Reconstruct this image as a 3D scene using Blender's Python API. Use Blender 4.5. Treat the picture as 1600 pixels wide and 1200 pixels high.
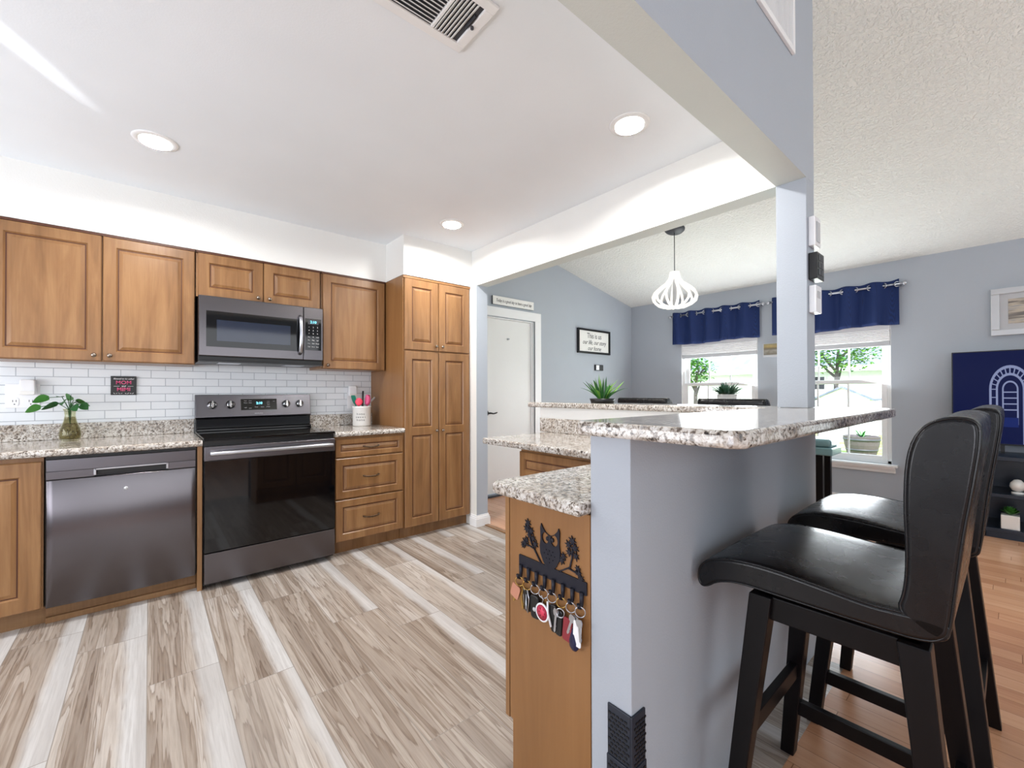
import bpy, bmesh, math, random
from mathutils import Vector, Matrix
PI = math.pi
S = bpy.context.scene
for o in list(bpy.data.objects): bpy.data.objects.remove(o)
COL = S.collection

# ------------------------------------------------------------ camera, world, lights, exposure
cam_data = bpy.data.cameras.new('camera'); cam = bpy.data.objects.new('camera', cam_data); COL.objects.link(cam)
yaw, pit, rol, fpx = .7017, .0065, -.0027, 666.6
F = Vector((math.sin(yaw)*math.cos(pit), math.cos(yaw)*math.cos(pit), math.sin(pit)))
R0 = Vector((math.cos(yaw), -math.sin(yaw), 0)); U0 = R0.cross(F)
R = R0*math.cos(rol)+U0*math.sin(rol); U = -R0*math.sin(rol)+U0*math.cos(rol)
M = Matrix((R, U, -F)).transposed().to_4x4(); M.translation = Vector((-.237, -3.821, 1.1836))
cam.matrix_world = M
cam_data.sensor_fit = 'HORIZONTAL'; cam_data.sensor_width = 36; cam_data.lens = fpx/1600*36
cam_data.shift_x = 2.8/1600; cam_data.shift_y = 8.9/1600; cam_data.clip_start = .02; cam_data.clip_end = 200
S.camera = cam

W = bpy.data.worlds.new('sky'); S.world = W; W.use_nodes = True
bg = W.node_tree.nodes['Background']; bg.inputs[0].default_value = (.80, .90, 1, 1); bg.inputs[1].default_value = 3.6

def area(name, loc, aim, sx, sy, power, col=(1, 1, 1), shape='RECTANGLE', spread=PI):
    l = bpy.data.lights.new(name, 'AREA'); l.shape = shape; l.size = sx; l.size_y = sy
    l.energy = power; l.color = col; l.spread = spread
    o = bpy.data.objects.new(name, l); COL.objects.link(o); o.location = loc
    o.rotation_euler = (Vector(aim)-Vector(loc)).to_track_quat('-Z', 'Y').to_euler(); return o
# daylight added for unseen openings behind camera and at left, then the dining windows
area('daylight_living', (.4, -7.3, 1.4), (.6, -3.4, .0), 4.5, 2.2, 60, (.92, .96, 1))
area('ceiling_fill_living', (4.3, -6.3, 1.9), (4.1, -6.0, 4), .8, .8, 52, (.90, .97, 1))  # added fill that brightens the vaulted ceiling, no lamp stands there
area('daylight_side', (-2.55, -4.9, 1.3), (1, -3.6, 2.6), 1.8, 1.6, 60, (.88, .91, 1))
area('daylight_kitchen', (-2.55, -1.8, 1.15), (1.6, -1.9, 2.5), 2.4, .9, 50, (.93, .95, 1))
for yy in (-1.3, -2.53):
    area('daylight_window', (5.40, yy, 1.25), (3.0, yy-.4, 2.9), .95, 1.5, 26, (.92, .97, 1))
sun = bpy.data.lights.new('sun', 'SUN'); sun.energy = 8; sun.angle = .02; so = bpy.data.objects.new('sun', sun); COL.objects.link(so)
so.rotation_euler = Vector((.45, .35, -.85)).to_track_quat('-Z', 'Y').to_euler()

S.view_settings.view_transform = 'Standard'; S.view_settings.look = 'None'
S.view_settings.exposure = .30; S.view_settings.gamma = 1; S.view_settings.use_curve_mapping = False
S.cycles.max_bounces = 8; S.cycles.diffuse_bounces = 5; S.cycles.glossy_bounces = 4; S.cycles.transparent_max_bounces = 8
S.cycles.use_denoising = True; S.cycles.sample_clamp_indirect = 6; S.cycles.caustics_reflective = False; S.cycles.caustics_refractive = False

# ------------------------------------------------------------ materials
def lin(c): return tuple(((x/255)/12.92 if x/255 <= .04045 else ((x/255+.055)/1.055)**2.4) for x in c)
def rgba(c): return lin(c)+(1,)
class NT:
    def __init__(s, name):
        s.m = bpy.data.materials.new(name); s.m.use_nodes = True; s.t = s.m.node_tree
        s.b = s.t.nodes['Principled BSDF']; s.out = s.t.nodes['Material Output']
    def n(s, typ, ins=None, **kw):
        nd = s.t.nodes.new('ShaderNode'+typ)
        for k, v in kw.items(): setattr(nd, k, v)
        for k, v in (ins or {}).items(): s.set(nd.inputs[k], v)
        return nd
    def set(s, inp, v):
        if isinstance(v, bpy.types.NodeSocket): s.t.links.new(v, inp)
        elif isinstance(v, bpy.types.Node): s.t.links.new(v.outputs[0], inp)
        else: inp.default_value = v
    def math(s, op, a, b=0.0, c=0.0): return s.n('Math', {0: a, 1: b, 2: c}, operation=op).outputs[0]
    def co(s, scale=(1, 1, 1), kind='Object'):
        return s.n('Mapping', {0: s.n('TexCoord').outputs[kind], 3: scale}).outputs[0]
    def noise(s, vec, scale, detail=3, rough=.5, dist=0, fac=True):
        nd = s.n('TexNoise', {'Vector': vec, 'Scale': scale, 'Detail': detail, 'Roughness': rough, 'Distortion': dist})
        return nd.outputs[0] if fac else nd.outputs[1]
    def ramp(s, fac, stops, interp='LINEAR'):
        nd = s.n('ValToRGB', {0: fac}); cr = nd.color_ramp; cr.interpolation = interp
        while len(cr.elements) < len(stops): cr.elements.new(.5)
        for e, (p, c) in zip(cr.elements, stops): e.position = p; e.color = rgba(c)
        return nd.outputs[0]
    def mix(s, f, a, b, mode='MIX'):
        nd = s.n('Mix', data_type='RGBA', blend_type=mode)
        s.set(nd.inputs[0], f); s.set(nd.inputs[6], a); s.set(nd.inputs[7], b); return nd.outputs[2]
    def bump(s, h, st=.2, d=.01): s.set(s.b.inputs['Normal'], s.n('Bump', {'Height': h, 'Strength': st, 'Distance': d}).outputs[0])
    def p(s, **kw):
        nm = {'col': 'Base Color', 'rough': 'Roughness', 'metal': 'Metallic', 'spec': 'Specular IOR Level', 'emit': 'Emission Color', 'es': 'Emission Strength',
              'trans': 'Transmission Weight', 'coat': 'Coat Weight', 'crough': 'Coat Roughness', 'ior': 'IOR', 'alpha': 'Alpha', 'aniso': 'Anisotropic', 'arot': 'Anisotropic Rotation', 'sheen': 'Sheen Weight'}
        for k, v in kw.items(): s.set(s.b.inputs[nm[k]], v)
        return s
def plain(name, col, rough=.5, metal=0, **kw):
    n = NT(name); v = n.noise(n.co(), 9, 2); c = lin(col)
    n.p(col=n.mix(v, tuple(x*.94 for x in c)+(1,), tuple(min(1, x*1.06) for x in c)+(1,)), rough=rough, metal=metal, **kw); return n.m
def paint(name, col, bump=.0, scale=120, rough=.6):
    n = NT(name); c = n.co(); v = n.noise(c, 3, 2); k = lin(col)
    n.p(col=n.mix(v, tuple(x*.97 for x in k)+(1,), tuple(min(1, x*1.03) for x in k)+(1,)), rough=rough, spec=.3)
    if bump: n.bump(n.ramp(n.noise(c, scale, 4, .6), [(.42, (0, 0, 0)), (.6, (255, 255, 255))]), bump, .004)
    return n.m
M_grey = paint('grey_paint', (173, 180, 189), .12, 160)
M_white = paint('white_paint', (236, 236, 233), .10, 130)
M_ceil = paint('ceiling_white', (236, 241, 246), .06, 150)
M_tex = paint('textured_ceiling', (234, 236, 232), 1.0, 42, .8)
M_under = paint('header_underside', (212, 219, 216), .1, 130)  # header bottoms only, greyer and greener than the white faces
M_trim = paint('trim_white', (240, 241, 242), 0, 1, .35)
M_door = paint('door_white', (232, 233, 232), .05, 40, .35)

def wood(name, dark, mid, light, rough=.34, sc=(9, 9, .9), spec=.45, coat=.15):
    n = NT(name); c = n.co(sc); rnd = n.n('ObjectInfo').outputs['Random']
    v = n.n('VectorMath', {0: c, 1: n.n('CombineXYZ', {0: rnd, 1: rnd, 2: n.math('MULTIPLY', rnd, 7.0)})}, operation='ADD').outputs[0]
    a = n.noise(v, 1.6, 6, .6, .6); b = n.noise(n.co((70, 70, 3)), 1.5, 3)
    col = n.ramp(a, [(.25, dark), (.5, mid), (.75, light)])
    n.p(col=n.mix(.15, col, n.ramp(b, [(.3, dark), (.7, light)])), rough=rough, spec=spec, coat=coat, crough=.2)
    n.bump(b, .04, .002); return n.m
M_wood = wood('maple_stain', (108, 74, 42), (136, 97, 60), (160, 120, 79))
M_glaze = plain('dark_glaze', (78, 38, 16), .5)
M_woodpanel = wood('maple_panel', (130, 90, 52), (143, 101, 60), (154, 111, 68), .4, (4, 4, .6))
M_toe = wood('toe_board_wood', (105, 72, 40), (134, 98, 62), (160, 125, 88), .5, (1, 8, 8))

def granite():
    n = NT('granite'); c = n.co()
    d = n.noise(c, 30, 4, .6, 0, False)
    v = n.n('VectorMath', {0: c, 1: n.n('VectorMath', {0: d, 'Scale': .02}, operation='SCALE').outputs[0]}, operation='ADD').outputs[0]
    a = n.noise(v, 96, 5, .68, .5)
    col = n.ramp(a, [(.36, (40, 35, 34)), (.42, (108, 96, 86)), (.47, (172, 163, 152)), (.53, (208, 204, 198)), (.62, (224, 222, 219)), (.68, (136, 128, 122))])
    big = n.noise(v, 13, 3, .6)
    col = n.mix(n.math('MULTIPLY', n.ramp(big, [(.45, (0, 0, 0)), (.62, (255, 255, 255))]), .7), col, n.ramp(n.noise(v, 80, 3, .6), [(.4, (74, 64, 60)), (.5, (150, 134, 118)), (.62, (205, 196, 184))]))
    n.p(col=col, rough=.09, spec=.55); return n.m
M_granite = granite()

def floor_tile():
    n = NT('wood_look_tile'); sx = n.n('SeparateXYZ', {0: n.n('TexCoord').outputs['Object']}); x, y = sx.outputs[0], sx.outputs[1]
    Wd, L = .243, .98
    u = n.math('DIVIDE', x, Wd); col = n.math('FLOOR', u); fu = n.math('FRACT', u)
    ys = n.math('ADD', n.math('ADD', y, 1.55), n.math('MULTIPLY', n.math('FLOORED_MODULO', n.math('ADD', col, 1.0), 3.0), .2475))
    vv = n.math('DIVIDE', ys, L); row = n.math('FLOOR', vv); fv = n.math('FRACT', vv)
    rn = n.n('TexWhiteNoise', {'Vector': n.n('CombineXYZ', {0: col, 1: row, 2: 3.0})}, noise_dimensions='3D'); r1 = rn.outputs[0]
    r2 = n.n('TexWhiteNoise', {'Vector': n.n('CombineXYZ', {0: row, 1: col, 2: 9.0})}, noise_dimensions='3D').outputs[0]
    gv = n.n('CombineXYZ', {0: n.math('ADD', n.math('MULTIPLY', x, 15.0), n.math('MULTIPLY', r1, 40.0)), 1: n.math('MULTIPLY', y, .62), 2: n.math('MULTIPLY', r2, 20.0)})
    g = n.noise(gv.outputs[0], 1.0, 4, .5, .45)
    fine = n.noise(n.n('CombineXYZ', {0: n.math('MULTIPLY', x, 130.0), 1: n.math('MULTIPLY', y, 5.0), 2: r1}).outputs[0], 1.0, 3, .6)
    rings = n.math('FRACT', n.math('ADD', n.math('MULTIPLY', g, 11.0), n.math('MULTIPLY', fine, .5)))
    base = n.ramp(g, [(.28, (132, 118, 106)), (.42, (162, 149, 137)), (.55, (182, 171, 160)), (.72, (206, 199, 192))])
    vein = n.ramp(rings, [(.0, (255, 255, 255)), (.45, (250, 248, 246)), (.82, (200, 188, 176)), (.93, (160, 144, 132)), (1, (250, 249, 247))])
    c = n.mix(.72, base, vein, 'MULTIPLY')
    edge = n.math('ADD', fu, n.math('MULTIPLY', n.math('SUBTRACT', n.noise(n.n('CombineXYZ', {0: r1, 1: n.math('MULTIPLY', y, 3.0), 2: r2}).outputs[0], 1.2, 3), .5), .22))
    wl = n.n('MapRange', {0: edge, 1: n.math('ADD', .60, n.math('MULTIPLY', r2, .16)), 2: n.math('ADD', .72, n.math('MULTIPLY', r2, .16))}).outputs[0]
    has = n.math('GREATER_THAN', r1, .3)
    pale = n.ramp(n.math('ADD', n.math('MULTIPLY', g, .6), n.math('MULTIPLY', fine, .4)), [(.3, (186, 182, 179)), (.6, (214, 213, 212))])
    c = n.mix(n.math('MULTIPLY', n.math('MULTIPLY', wl, has), .85), c, pale)
    c = n.mix(n.math('MULTIPLY', n.ramp(fine, [(.4, (0, 0, 0)), (.65, (255, 255, 255))]), .28), c, rgba((112, 98, 88)))
    c = n.mix(n.math('MULTIPLY', n.math('SUBTRACT', r2, .5), .25), c, rgba((240, 236, 230)))
    du = n.math('MULTIPLY', n.math('MINIMUM', fu, n.math('SUBTRACT', 1.0, fu)), Wd); dv = n.math('MULTIPLY', n.math('MINIMUM', fv, n.math('SUBTRACT', 1.0, fv)), L)
    gm = n.math('LESS_THAN', n.math('MINIMUM', du, dv), .0016)
    n.p(col=n.mix(gm, c, rgba((150, 142, 134))), rough=n.math('ADD', .3, n.math('MULTIPLY', gm, .4)), spec=.4)
    n.bump(n.math('SUBTRACT', 1.0, gm), .3, .002); return n.m
M_tile = floor_tile()

def laminate():
    n = NT('oak_laminate'); sx = n.n('SeparateXYZ', {0: n.n('TexCoord').outputs['Object']}); x, y = sx.outputs[0], sx.outputs[1]
    u = n.math('DIVIDE', x, .095); c = n.math('FLOOR', u); fu = n.math('FRACT', u)
    r0 = n.n('TexWhiteNoise', {'W': c}, noise_dimensions='1D').outputs[0]
    v = n.math('ADD', n.math('DIVIDE', y, 1.2), r0); rw = n.math('FLOOR', v); fv = n.math('FRACT', v)
    r = n.n('TexWhiteNoise', {'Vector': n.n('CombineXYZ', {0: c, 1: rw, 2: 1.0})}, noise_dimensions='3D').outputs[0]
    g = n.noise(n.n('CombineXYZ', {0: n.math('ADD', n.math('MULTIPLY', x, 45.0), n.math('MULTIPLY', r, 30.0)), 1: n.math('MULTIPLY', y, 2.5), 2: r}).outputs[0], 1, 4, .6, .5)
    col = n.ramp(n.math('ADD', n.math('MULTIPLY', g, .6), n.math('MULTIPLY', r, .4)), [(.2, (178, 126, 94)), (.5, (196, 146, 112)), (.8, (210, 164, 131))])
    gm = n.math('MAXIMUM', n.math('LESS_THAN', n.math('MINIMUM', fu, n.math('SUBTRACT', 1.0, fu)), .012), n.math('LESS_THAN', n.math('MINIMUM', fv, n.math('SUBTRACT', 1.0, fv)), .0012))
    n.p(col=n.mix(n.math('MULTIPLY', gm, .6), col, rgba((90, 56, 38))), rough=.22, spec=.45); return n.m
M_lam = laminate()

def subway():
    n = NT('subway_tile'); sx = n.n('SeparateXYZ', {0: n.n('TexCoord').outputs['Object']})
    v = n.n('CombineXYZ', {0: sx.outputs[0], 1: n.math('SUBTRACT', sx.outputs[2], .004), 2: 0.0}).outputs[0]
    b = n.n('TexBrick', {'Vector': v, 'Color1': rgba((226, 231, 236)), 'Color2': rgba((232, 236, 240)), 'Mortar': rgba((176, 182, 190)), 'Scale': 1.0, 'Mortar Size': .0022, 'Mortar Smooth': .15, 'Bias': 0.0, 'Brick Width': .153, 'Row Height': .0535})
    n.p(col=b.outputs[0], rough=.16, spec=.5); n.bump(n.math('SUBTRACT', 1.0, b.outputs[1]), .6, .003); return n.m
M_subway = subway()

def brushed(name, col, rough=.26, aniso=.5):
    n = NT(name); g = n.noise(n.co((2, 2, 300)), 1.5, 2)
    n.p(col=rgba(col), metal=1, rough=n.math('ADD', rough, n.math('MULTIPLY', g, .06)), aniso=aniso); return n.m
M_bss = brushed('black_stainless', (106, 102, 105), .2)
M_bss2 = brushed('black_stainless_light', (114, 112, 117), .27)
M_chrome = plain('chrome', (205, 206, 210), .12, 1)
M_steel = plain('satin_steel', (190, 192, 198), .28, 1)
M_bglass = plain('black_glass', (8, 8, 10), .04, spec=.5)
M_black = plain('black_plastic', (14, 14, 16), .35)
M_mwglass = plain('microwave_glass', (34, 40, 56), .06, spec=.6)
M_bronze = plain('antique_bronze', (92, 74, 58), .3, .9)
M_knobm = plain('brushed_knob', (150, 138, 126), .25, 1)
def leather():
    n = NT('black_leather'); c = n.co(); v = n.n('TexVoronoi', {'Vector': c, 'Scale': 420.0}).outputs[0]
    w = n.noise(c, 14, 3)
    n.p(col=n.mix(w, rgba((8, 8, 10)), rgba((15, 15, 19))), rough=n.math('ADD', .20, n.math('MULTIPLY', w, .14)), spec=.42)
    n.bump(n.math('ADD', n.math('MULTIPLY', v, .25), n.math('MULTIPLY', w, 1.5)), .10, .003); return n.m
M_leather = leather()
M_bwood = wood('espresso_wood', (7, 6, 8), (11, 9, 11), (17, 14, 16), .35, (8, 8, 1), .22, 0)
M_matblack = plain('matte_black_metal', (26, 27, 40), .45, .3)
M_rubber = plain('black_rubber', (34, 40, 52), .5)
def fabric():
    n = NT('navy_fabric'); w = n.n('TexWave', {'Vector': n.co(), 'Scale': 180.0, 'Distortion': .3}).outputs[0]
    n.p(col=n.mix(w, rgba((5, 30, 78)), rgba((10, 42, 100))), rough=.8); return n.m
M_navy = fabric()
M_plasw = plain('white_plastic', (236, 237, 240), .3)
M_ceram = plain('white_ceramic', (238, 237, 234), .15)
def emit(name, col, s):
    n = NT(name); n.p(col=(.005, .005, .005, 1), emit=rgba(col), es=s, rough=.3, spec=.08); return n.m
M_lamp = emit('lamp_disc', (255, 252, 246), 12)
M_led = emit('led_rib', (255, 249, 238), 1.05)
M_cyan = emit('cyan_digits', (120, 225, 255), 2.5)
M_scr = emit('tv_screen', (3, 16, 66), .7)
M_scr2 = emit('tv_picture', (150, 160, 200), .6)
M_scr3 = emit('tv_picture_dark', (20, 40, 110), .6)
def glass(name, tint=(255, 255, 255), rough=0):
    n = NT(name); tr = n.n('BsdfTransparent', {0: rgba(tint)}); gl = n.n('BsdfGlossy', {0: (1, 1, 1, 1), 1: .02})
    fr = n.math('MULTIPLY', n.n('Fresnel', {0: 1.35}).outputs[0], n.math('SUBTRACT', 1.0, n.n('NewGeometry').outputs['Backfacing'])); mx = n.n('MixShader', {0: fr, 1: tr, 2: gl}); n.t.links.new(mx.outputs[0], n.out.inputs[0]); return n.m
M_pane = glass('window_glass')
M_vase = glass('vase_glass', (240, 240, 228)); M_water = glass('cloudy_water', (226, 220, 202))
M_green = plain('leaf_green', (58, 120, 44), .4); M_green2 = plain('leaf_dark', (34, 84, 40), .45); M_green3 = plain('leaf_light', (112, 160, 64), .45); M_sage = plain('leaf_sage', (86, 128, 104), .5)
M_soil = plain('soil', (52, 40, 32), .9)
M_ink = plain('dark_ink', (40, 40, 44), .6); M_inkw = plain('white_ink', (238, 238, 238), .6); M_pink = plain('pink_ink', (232, 92, 140), .6)
M_pinkd = plain('maroon_ink', (120, 30, 60), .6)
M_silver = plain('silver_frame', (205, 207, 210), .3, .4)
M_dgrey = plain('dark_grey', (58, 60, 66), .5)
M_lgrey = plain('light_grey', (190, 192, 196), .5)

# ------------------------------------------------------------ mesh helpers
class MB:
    def __init__(s): s.v = []; s.f = []; s.m = []; s.sm = []
    def add(s, vs, fs, mi=0, smooth=False):
        k = len(s.v); s.v += [tuple(v) for v in vs]
        for i, f in enumerate(fs):
            s.f.append([a+k for a in f]); s.m.append(mi[i] if isinstance(mi, (list, tuple)) else mi); s.sm.append(smooth)
        return s
    def box(s, x0, x1, y0, y1, z0, z1, mi=0, faces=None):
        # face order: bottom, top, -y, +y, -x, +x ; faces = {name: material index}
        v = [(x, y, z) for z in (z0, z1) for (x, y) in ((x0, y0), (x1, y0), (x1, y1), (x0, y1))]
        f = [(3, 2, 1, 0), (4, 5, 6, 7), (0, 1, 5, 4), (2, 3, 7, 6), (3, 0, 4, 7), (1, 2, 6, 5)]
        ms = [mi]*6
        for k, m in (faces or {}).items(): ms[['bottom', 'top', '-y', '+y', '-x', '+x'].index(k)] = m
        return s.add(v, f, ms)
    def prism(s, poly, a, b, axis='z', mi=0, smooth=False):
        def P(p, c): return {'z': (p[0], p[1], c), 'x': (c, p[0], p[1]), 'y': (p[0], c, p[1])}[axis]
        n = len(poly); v = [P(p, a) for p in poly]+[P(p, b) for p in poly]
        f = [tuple(range(n-1, -1, -1)), tuple(range(n, 2*n))]
        s.add(v, f, mi); k = len(s.v)-2*n
        for i in range(n):
            j = (i+1) % n; s.f.append([k+i, k+j, k+n+j, k+n+i]); s.m.append(mi); s.sm.append(smooth)
        return s
    def tube(s, pts, r, seg=8, mi=0, closed=False, smooth=True, cap=True):
        pts = [Vector(p) for p in pts]; n = len(pts); rs = r if isinstance(r, (list, tuple)) else [r]*n
        rings = []; up = None
        for i, p in enumerate(pts):
            if closed: t = pts[(i+1) % n]-pts[i-1]
            else: t = pts[min(i+1, n-1)]-pts[max(i-1, 0)]
            t.normalize()
            if up is None: up = Vector((0, 0, 1)) if abs(t.z) < .9 else Vector((1, 0, 0))
            a = t.cross(up); a = a.normalized() if a.length > 1e-6 else t.orthogonal().normalized(); b = a.cross(t).normalized(); up = b
            rings.append([p+(a*math.cos(2*PI*k/seg)+b*math.sin(2*PI*k/seg))*rs[i] for k in range(seg)])
        return s.loft(rings, mi, smooth, cap and not closed, closed)
    def loft(s, rings, mi=0, smooth=True, cap=True, loop=False):
        n = len(rings[0]); k = len(s.v)
        for r in rings: s.v += [tuple(p) for p in r]
        N = len(rings)
        for i in range(N if loop else N-1):
            j = (i+1) % N
            for a in range(n):
                b = (a+1) % n; s.f.append([k+i*n+a, k+i*n+b, k+j*n+b, k+j*n+a]); s.m.append(mi); s.sm.append(smooth)
        if cap and not loop:
            s.f.append([k+a for a in range(n-1, -1, -1)]); s.m.append(mi); s.sm.append(False)
            s.f.append([k+(N-1)*n+a for a in range(n)]); s.m.append(mi); s.sm.append(False)
        return s
    def lathe(s, prof, c=(0, 0, 0), axis='z', seg=24, mi=0, smooth=True, cap=True):
        rings = []
        for r, h in prof:
            ring = []
            for k in range(seg):
                a = 2*PI*k/seg; x, y = max(r, 1e-5)*math.cos(a), max(r, 1e-5)*math.sin(a)
                ring.append({'z': (c[0]+x, c[1]+y, c[2]+h), 'y': (c[0]+x, c[1]+h, c[2]+y), 'x': (c[0]+h, c[1]+x, c[2]+y)}[axis])
            rings.append(ring)
        return s.loft(rings, mi, smooth, cap)
    def xf(s, mat, start=0):
        for i in range(start, len(s.v)): s.v[i] = tuple(mat @ Vector(s.v[i]))
        return s
ROOT = {}
def base_loc(o):
    while o.parent: o = o.parent
    return ROOT.get(o.name, Vector((0, 0, 0)))
def obj(name, mb, mats, parent=None, bevel=0, seg=2, label=None, sub=0, orig=None):
    me = bpy.data.meshes.new(name); off = base_loc(parent) if parent else Vector(orig or (0, 0, 0))
    me.from_pydata([tuple(Vector(v)-off) for v in mb.v], [], mb.f)
    for m in (mats if isinstance(mats, (list, tuple)) else [mats]): me.materials.append(m)
    me.polygons.foreach_set('material_index', mb.m); me.polygons.foreach_set('use_smooth', mb.sm)
    bm = bmesh.new(); bm.from_mesh(me); bmesh.ops.recalc_face_normals(bm, faces=bm.faces); bm.to_mesh(me); bm.free()
    o = bpy.data.objects.new(name, me); COL.objects.link(o)
    if parent: o.parent = parent
    else: o.location = off; ROOT[o.name] = off
    if bevel:
        b = o.modifiers.new('edge', 'BEVEL'); b.width = bevel; b.segments = seg; b.limit_method = 'ANGLE'; b.angle_limit = .6
    if sub:
        u = o.modifiers.new('sub', 'SUBSURF'); u.levels = u.render_levels = sub
    if label: o['label'] = label
    return o
def tag(o, label, cat, group=None, kind=None):
    o['label'] = label; o['category'] = cat
    if group: o['group'] = group
    if kind: o['kind'] = kind
    return o
def thing(name, label, cat, loc=(0, 0, 0), group=None):
    o = bpy.data.objects.new(name, None); COL.objects.link(o); o.location = loc; o.empty_display_size = .05
    ROOT[o.name] = Vector(loc); return tag(o, label, cat, group)
def struct(name, mb, mats, label, cat, bevel=0):
    o = obj(name, mb, mats, bevel=bevel); return tag(o, label, cat, kind='structure')
def dup(root, loc, rz, label, group=None):
    def cp(o, par):
        c = o.copy(); COL.objects.link(c)
        if par: c.parent = par
        for ch in o.children: cp(ch, c)
        return c
    r = cp(root, None); r.location = loc; r.rotation_euler = (0, 0, rz); r['label'] = label
    if group: r['group'] = group
    return r
def text(body, size, mat, m, parent, name='lettering', shear=0, align='CENTER', depth=.0006, bold=0, sx=1):
    cu = bpy.data.curves.new('t', 'FONT'); cu.body = body; cu.size = size; cu.align_x = align; cu.align_y = 'CENTER'; cu.shear = shear; cu.extrude = depth; cu.offset = bold; cu.resolution_u = 3
    t = bpy.data.objects.new('t', cu); COL.objects.link(t)
    dg = bpy.context.evaluated_depsgraph_get(); me = bpy.data.meshes.new_from_object(t.evaluated_get(dg))
    bpy.data.objects.remove(t); me.name = name
    off = Matrix.Translation(-base_loc(parent)); me.transform(off @ m @ Matrix.Diagonal((sx, 1, 1, 1)))
    me.materials.clear(); me.materials.append(mat)
    o = bpy.data.objects.new(name, me); COL.objects.link(o); o.parent = parent; return o
def face_y(x, y, z):   # text that faces -y
    return Matrix.Translation((x, y, z)) @ Matrix.Rotation(PI/2, 4, 'X')

# frames that map (along, up, out) to the world
def fy(y): return lambda a, b, c: (a, y-c, b)          # faces -y
def fx(x): return lambda a, b, c: (x-c, -a, b)         # faces -x, along = -y
def panel_door(a0, a1, b0, b1, fr, t=.02, rail=.058, panels=None, base=0):
    """raised-panel door: slab, ogee, dark groove, raised field; panels = [(b0,b1)...] heights of the fields"""
    mb = MB(); e = .004
    panels = panels or [(b0+rail, b1-rail)]
    def q(pts, mi=0): mb.add([fr(*p) for p in pts], [tuple(range(len(pts)))], mi)
    o = [(a0, b0), (a1, b0), (a1, b1), (a0, b1)]; i = [(a0+e, b0+e), (a1-e, b0+e), (a1-e, b1-e), (a0+e, b1-e)]
    for k in range(4):
        j = (k+1) % 4
        q([(*o[k], base), (*o[j], base), (*o[j], t-e), (*o[k], t-e)]); q([(*o[k], t-e), (*o[j], t-e), (*i[j], t), (*i[k], t)])
    q([(*p, base) for p in reversed(o)])
    A0, A1 = a0+rail, a1-rail
    q([(a0+e, b0+e, t), (A0, b0+e, t), (A0, b1-e, t), (a0+e, b1-e, t)]); q([(A1, b0+e, t), (a1-e, b0+e, t), (a1-e, b1-e, t), (A1, b1-e, t)])
    lo = b0+e
    for (c0, c1) in panels:
        q([(A0, lo, t), (A1, lo, t), (A1, c0, t), (A0, c0, t)]); lo = c1
        rs = [(0, t), (.004, t-.005), (.007, t-.009), (.0125, t-.009), (.030, t-.002)]
        prev = None
        for d, h in rs:
            r = [(A0+d, c0+d, h), (A1-d, c0+d, h), (A1-d, c1-d, h), (A0+d, c1-d, h)]
            if prev:
                for k in range(4):
                    j = (k+1) % 4; q([prev[k], prev[j], r[j], r[k]], 1 if d == .0125 else 0)
            prev = r
        q(prev)
    q([(A0, lo, t), (A1, lo, t), (A1, b1-e, t), (A0, b1-e, t)])
    return mb
WM = [M_wood, M_glaze]
def knob(a, b, fr, out, parent):
    p = fr(a, b, out); ax = 'y' if fr(0, 0, 1)[1] != fr(0, 0, 0)[1] else 'x'
    mb = MB().lathe([(.004, 0), (.0045, -.008), (.006, -.013), (.0125, -.018), (.013, -.022), (.009, -.027), (0, -.029)], p, ax, 14)
    return obj('knob', mb, M_knobm, parent)
def pull(a, b, fr, out, parent, L=.1):
    mb = MB(); pts = []; rs = []
    for k in range(13):
        s = -1+2*k/12; pts.append(fr(a+s*L/2, b+.008*(1-s*s)*-1, out+.026-.018*abs(s)**3)); rs.append(.0048+.003*math.cos(s*PI*2.5)**2)
    mb.tube(pts, rs, 8)
    for s in (-1, 1): mb.tube([fr(a+s*L*.46, b, out), fr(a+s*L*.46, b, out+.012)], .005, 8)
    return obj('handle', mb, M_bronze, parent)

# ------------------------------------------------------------ the room
XW, XP, XQ = 5.45, 1.979, 2.09            # window wall, header/column kitchen side, its dining side
YB, YL = -3.111, -3.231                   # bar wall kitchen side, living side
ZH, ZC = 2.135, 2.455                     # header underside, kitchen ceiling
def vault(x): return 2.49+.208*(XW-x)
struct('floor_kitchen', MB().box(-2.7, 2.05, -3.34, .1, -.06, 0), M_tile, 'grey-beige wood-look plank tile floor of the kitchen', 'floor')
m = MB(); m.box(2.05, 5.6, -3.34, .1, -.06, 0); m.box(-2.7, 5.6, -7.6, -3.34, -.06, 0)
struct('floor_living', m, M_lam, 'reddish oak laminate floor of the living and dining room', 'floor')
struct('trim_1', MB().box(2.045, 2.085, -1.5, -.08, 0, .008), M_wood, 'wooden threshold strip between tile and laminate floor', 'trim')
struct('ceiling_kitchen', MB().box(-2.7, XP, YB, .1, ZC, ZC+.06), M_ceil, 'smooth white kitchen ceiling with recessed lights', 'ceiling')
x0, x1 = -2.7, 5.6
struct('ceiling_vault', MB().prism([(x0, vault(x0)), (x1, vault(x1)), (x1, vault(x1)+.08), (x0, vault(x0)+.08)], -7.6, .1, 'y'), M_tex, 'textured white vaulted ceiling sloping down to the windows', 'ceiling')
struct('wall_back', MB().box(-2.7, XP, 0, .1, 0, ZC), M_white, 'white kitchen wall behind the cabinets', 'wall')
struct('wall_backsplash', MB().box(-2.6, 1.3145, -.009, 0, .9, 1.40), M_subway, 'white subway tile backsplash between counter and upper cabinets', 'wall')
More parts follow.
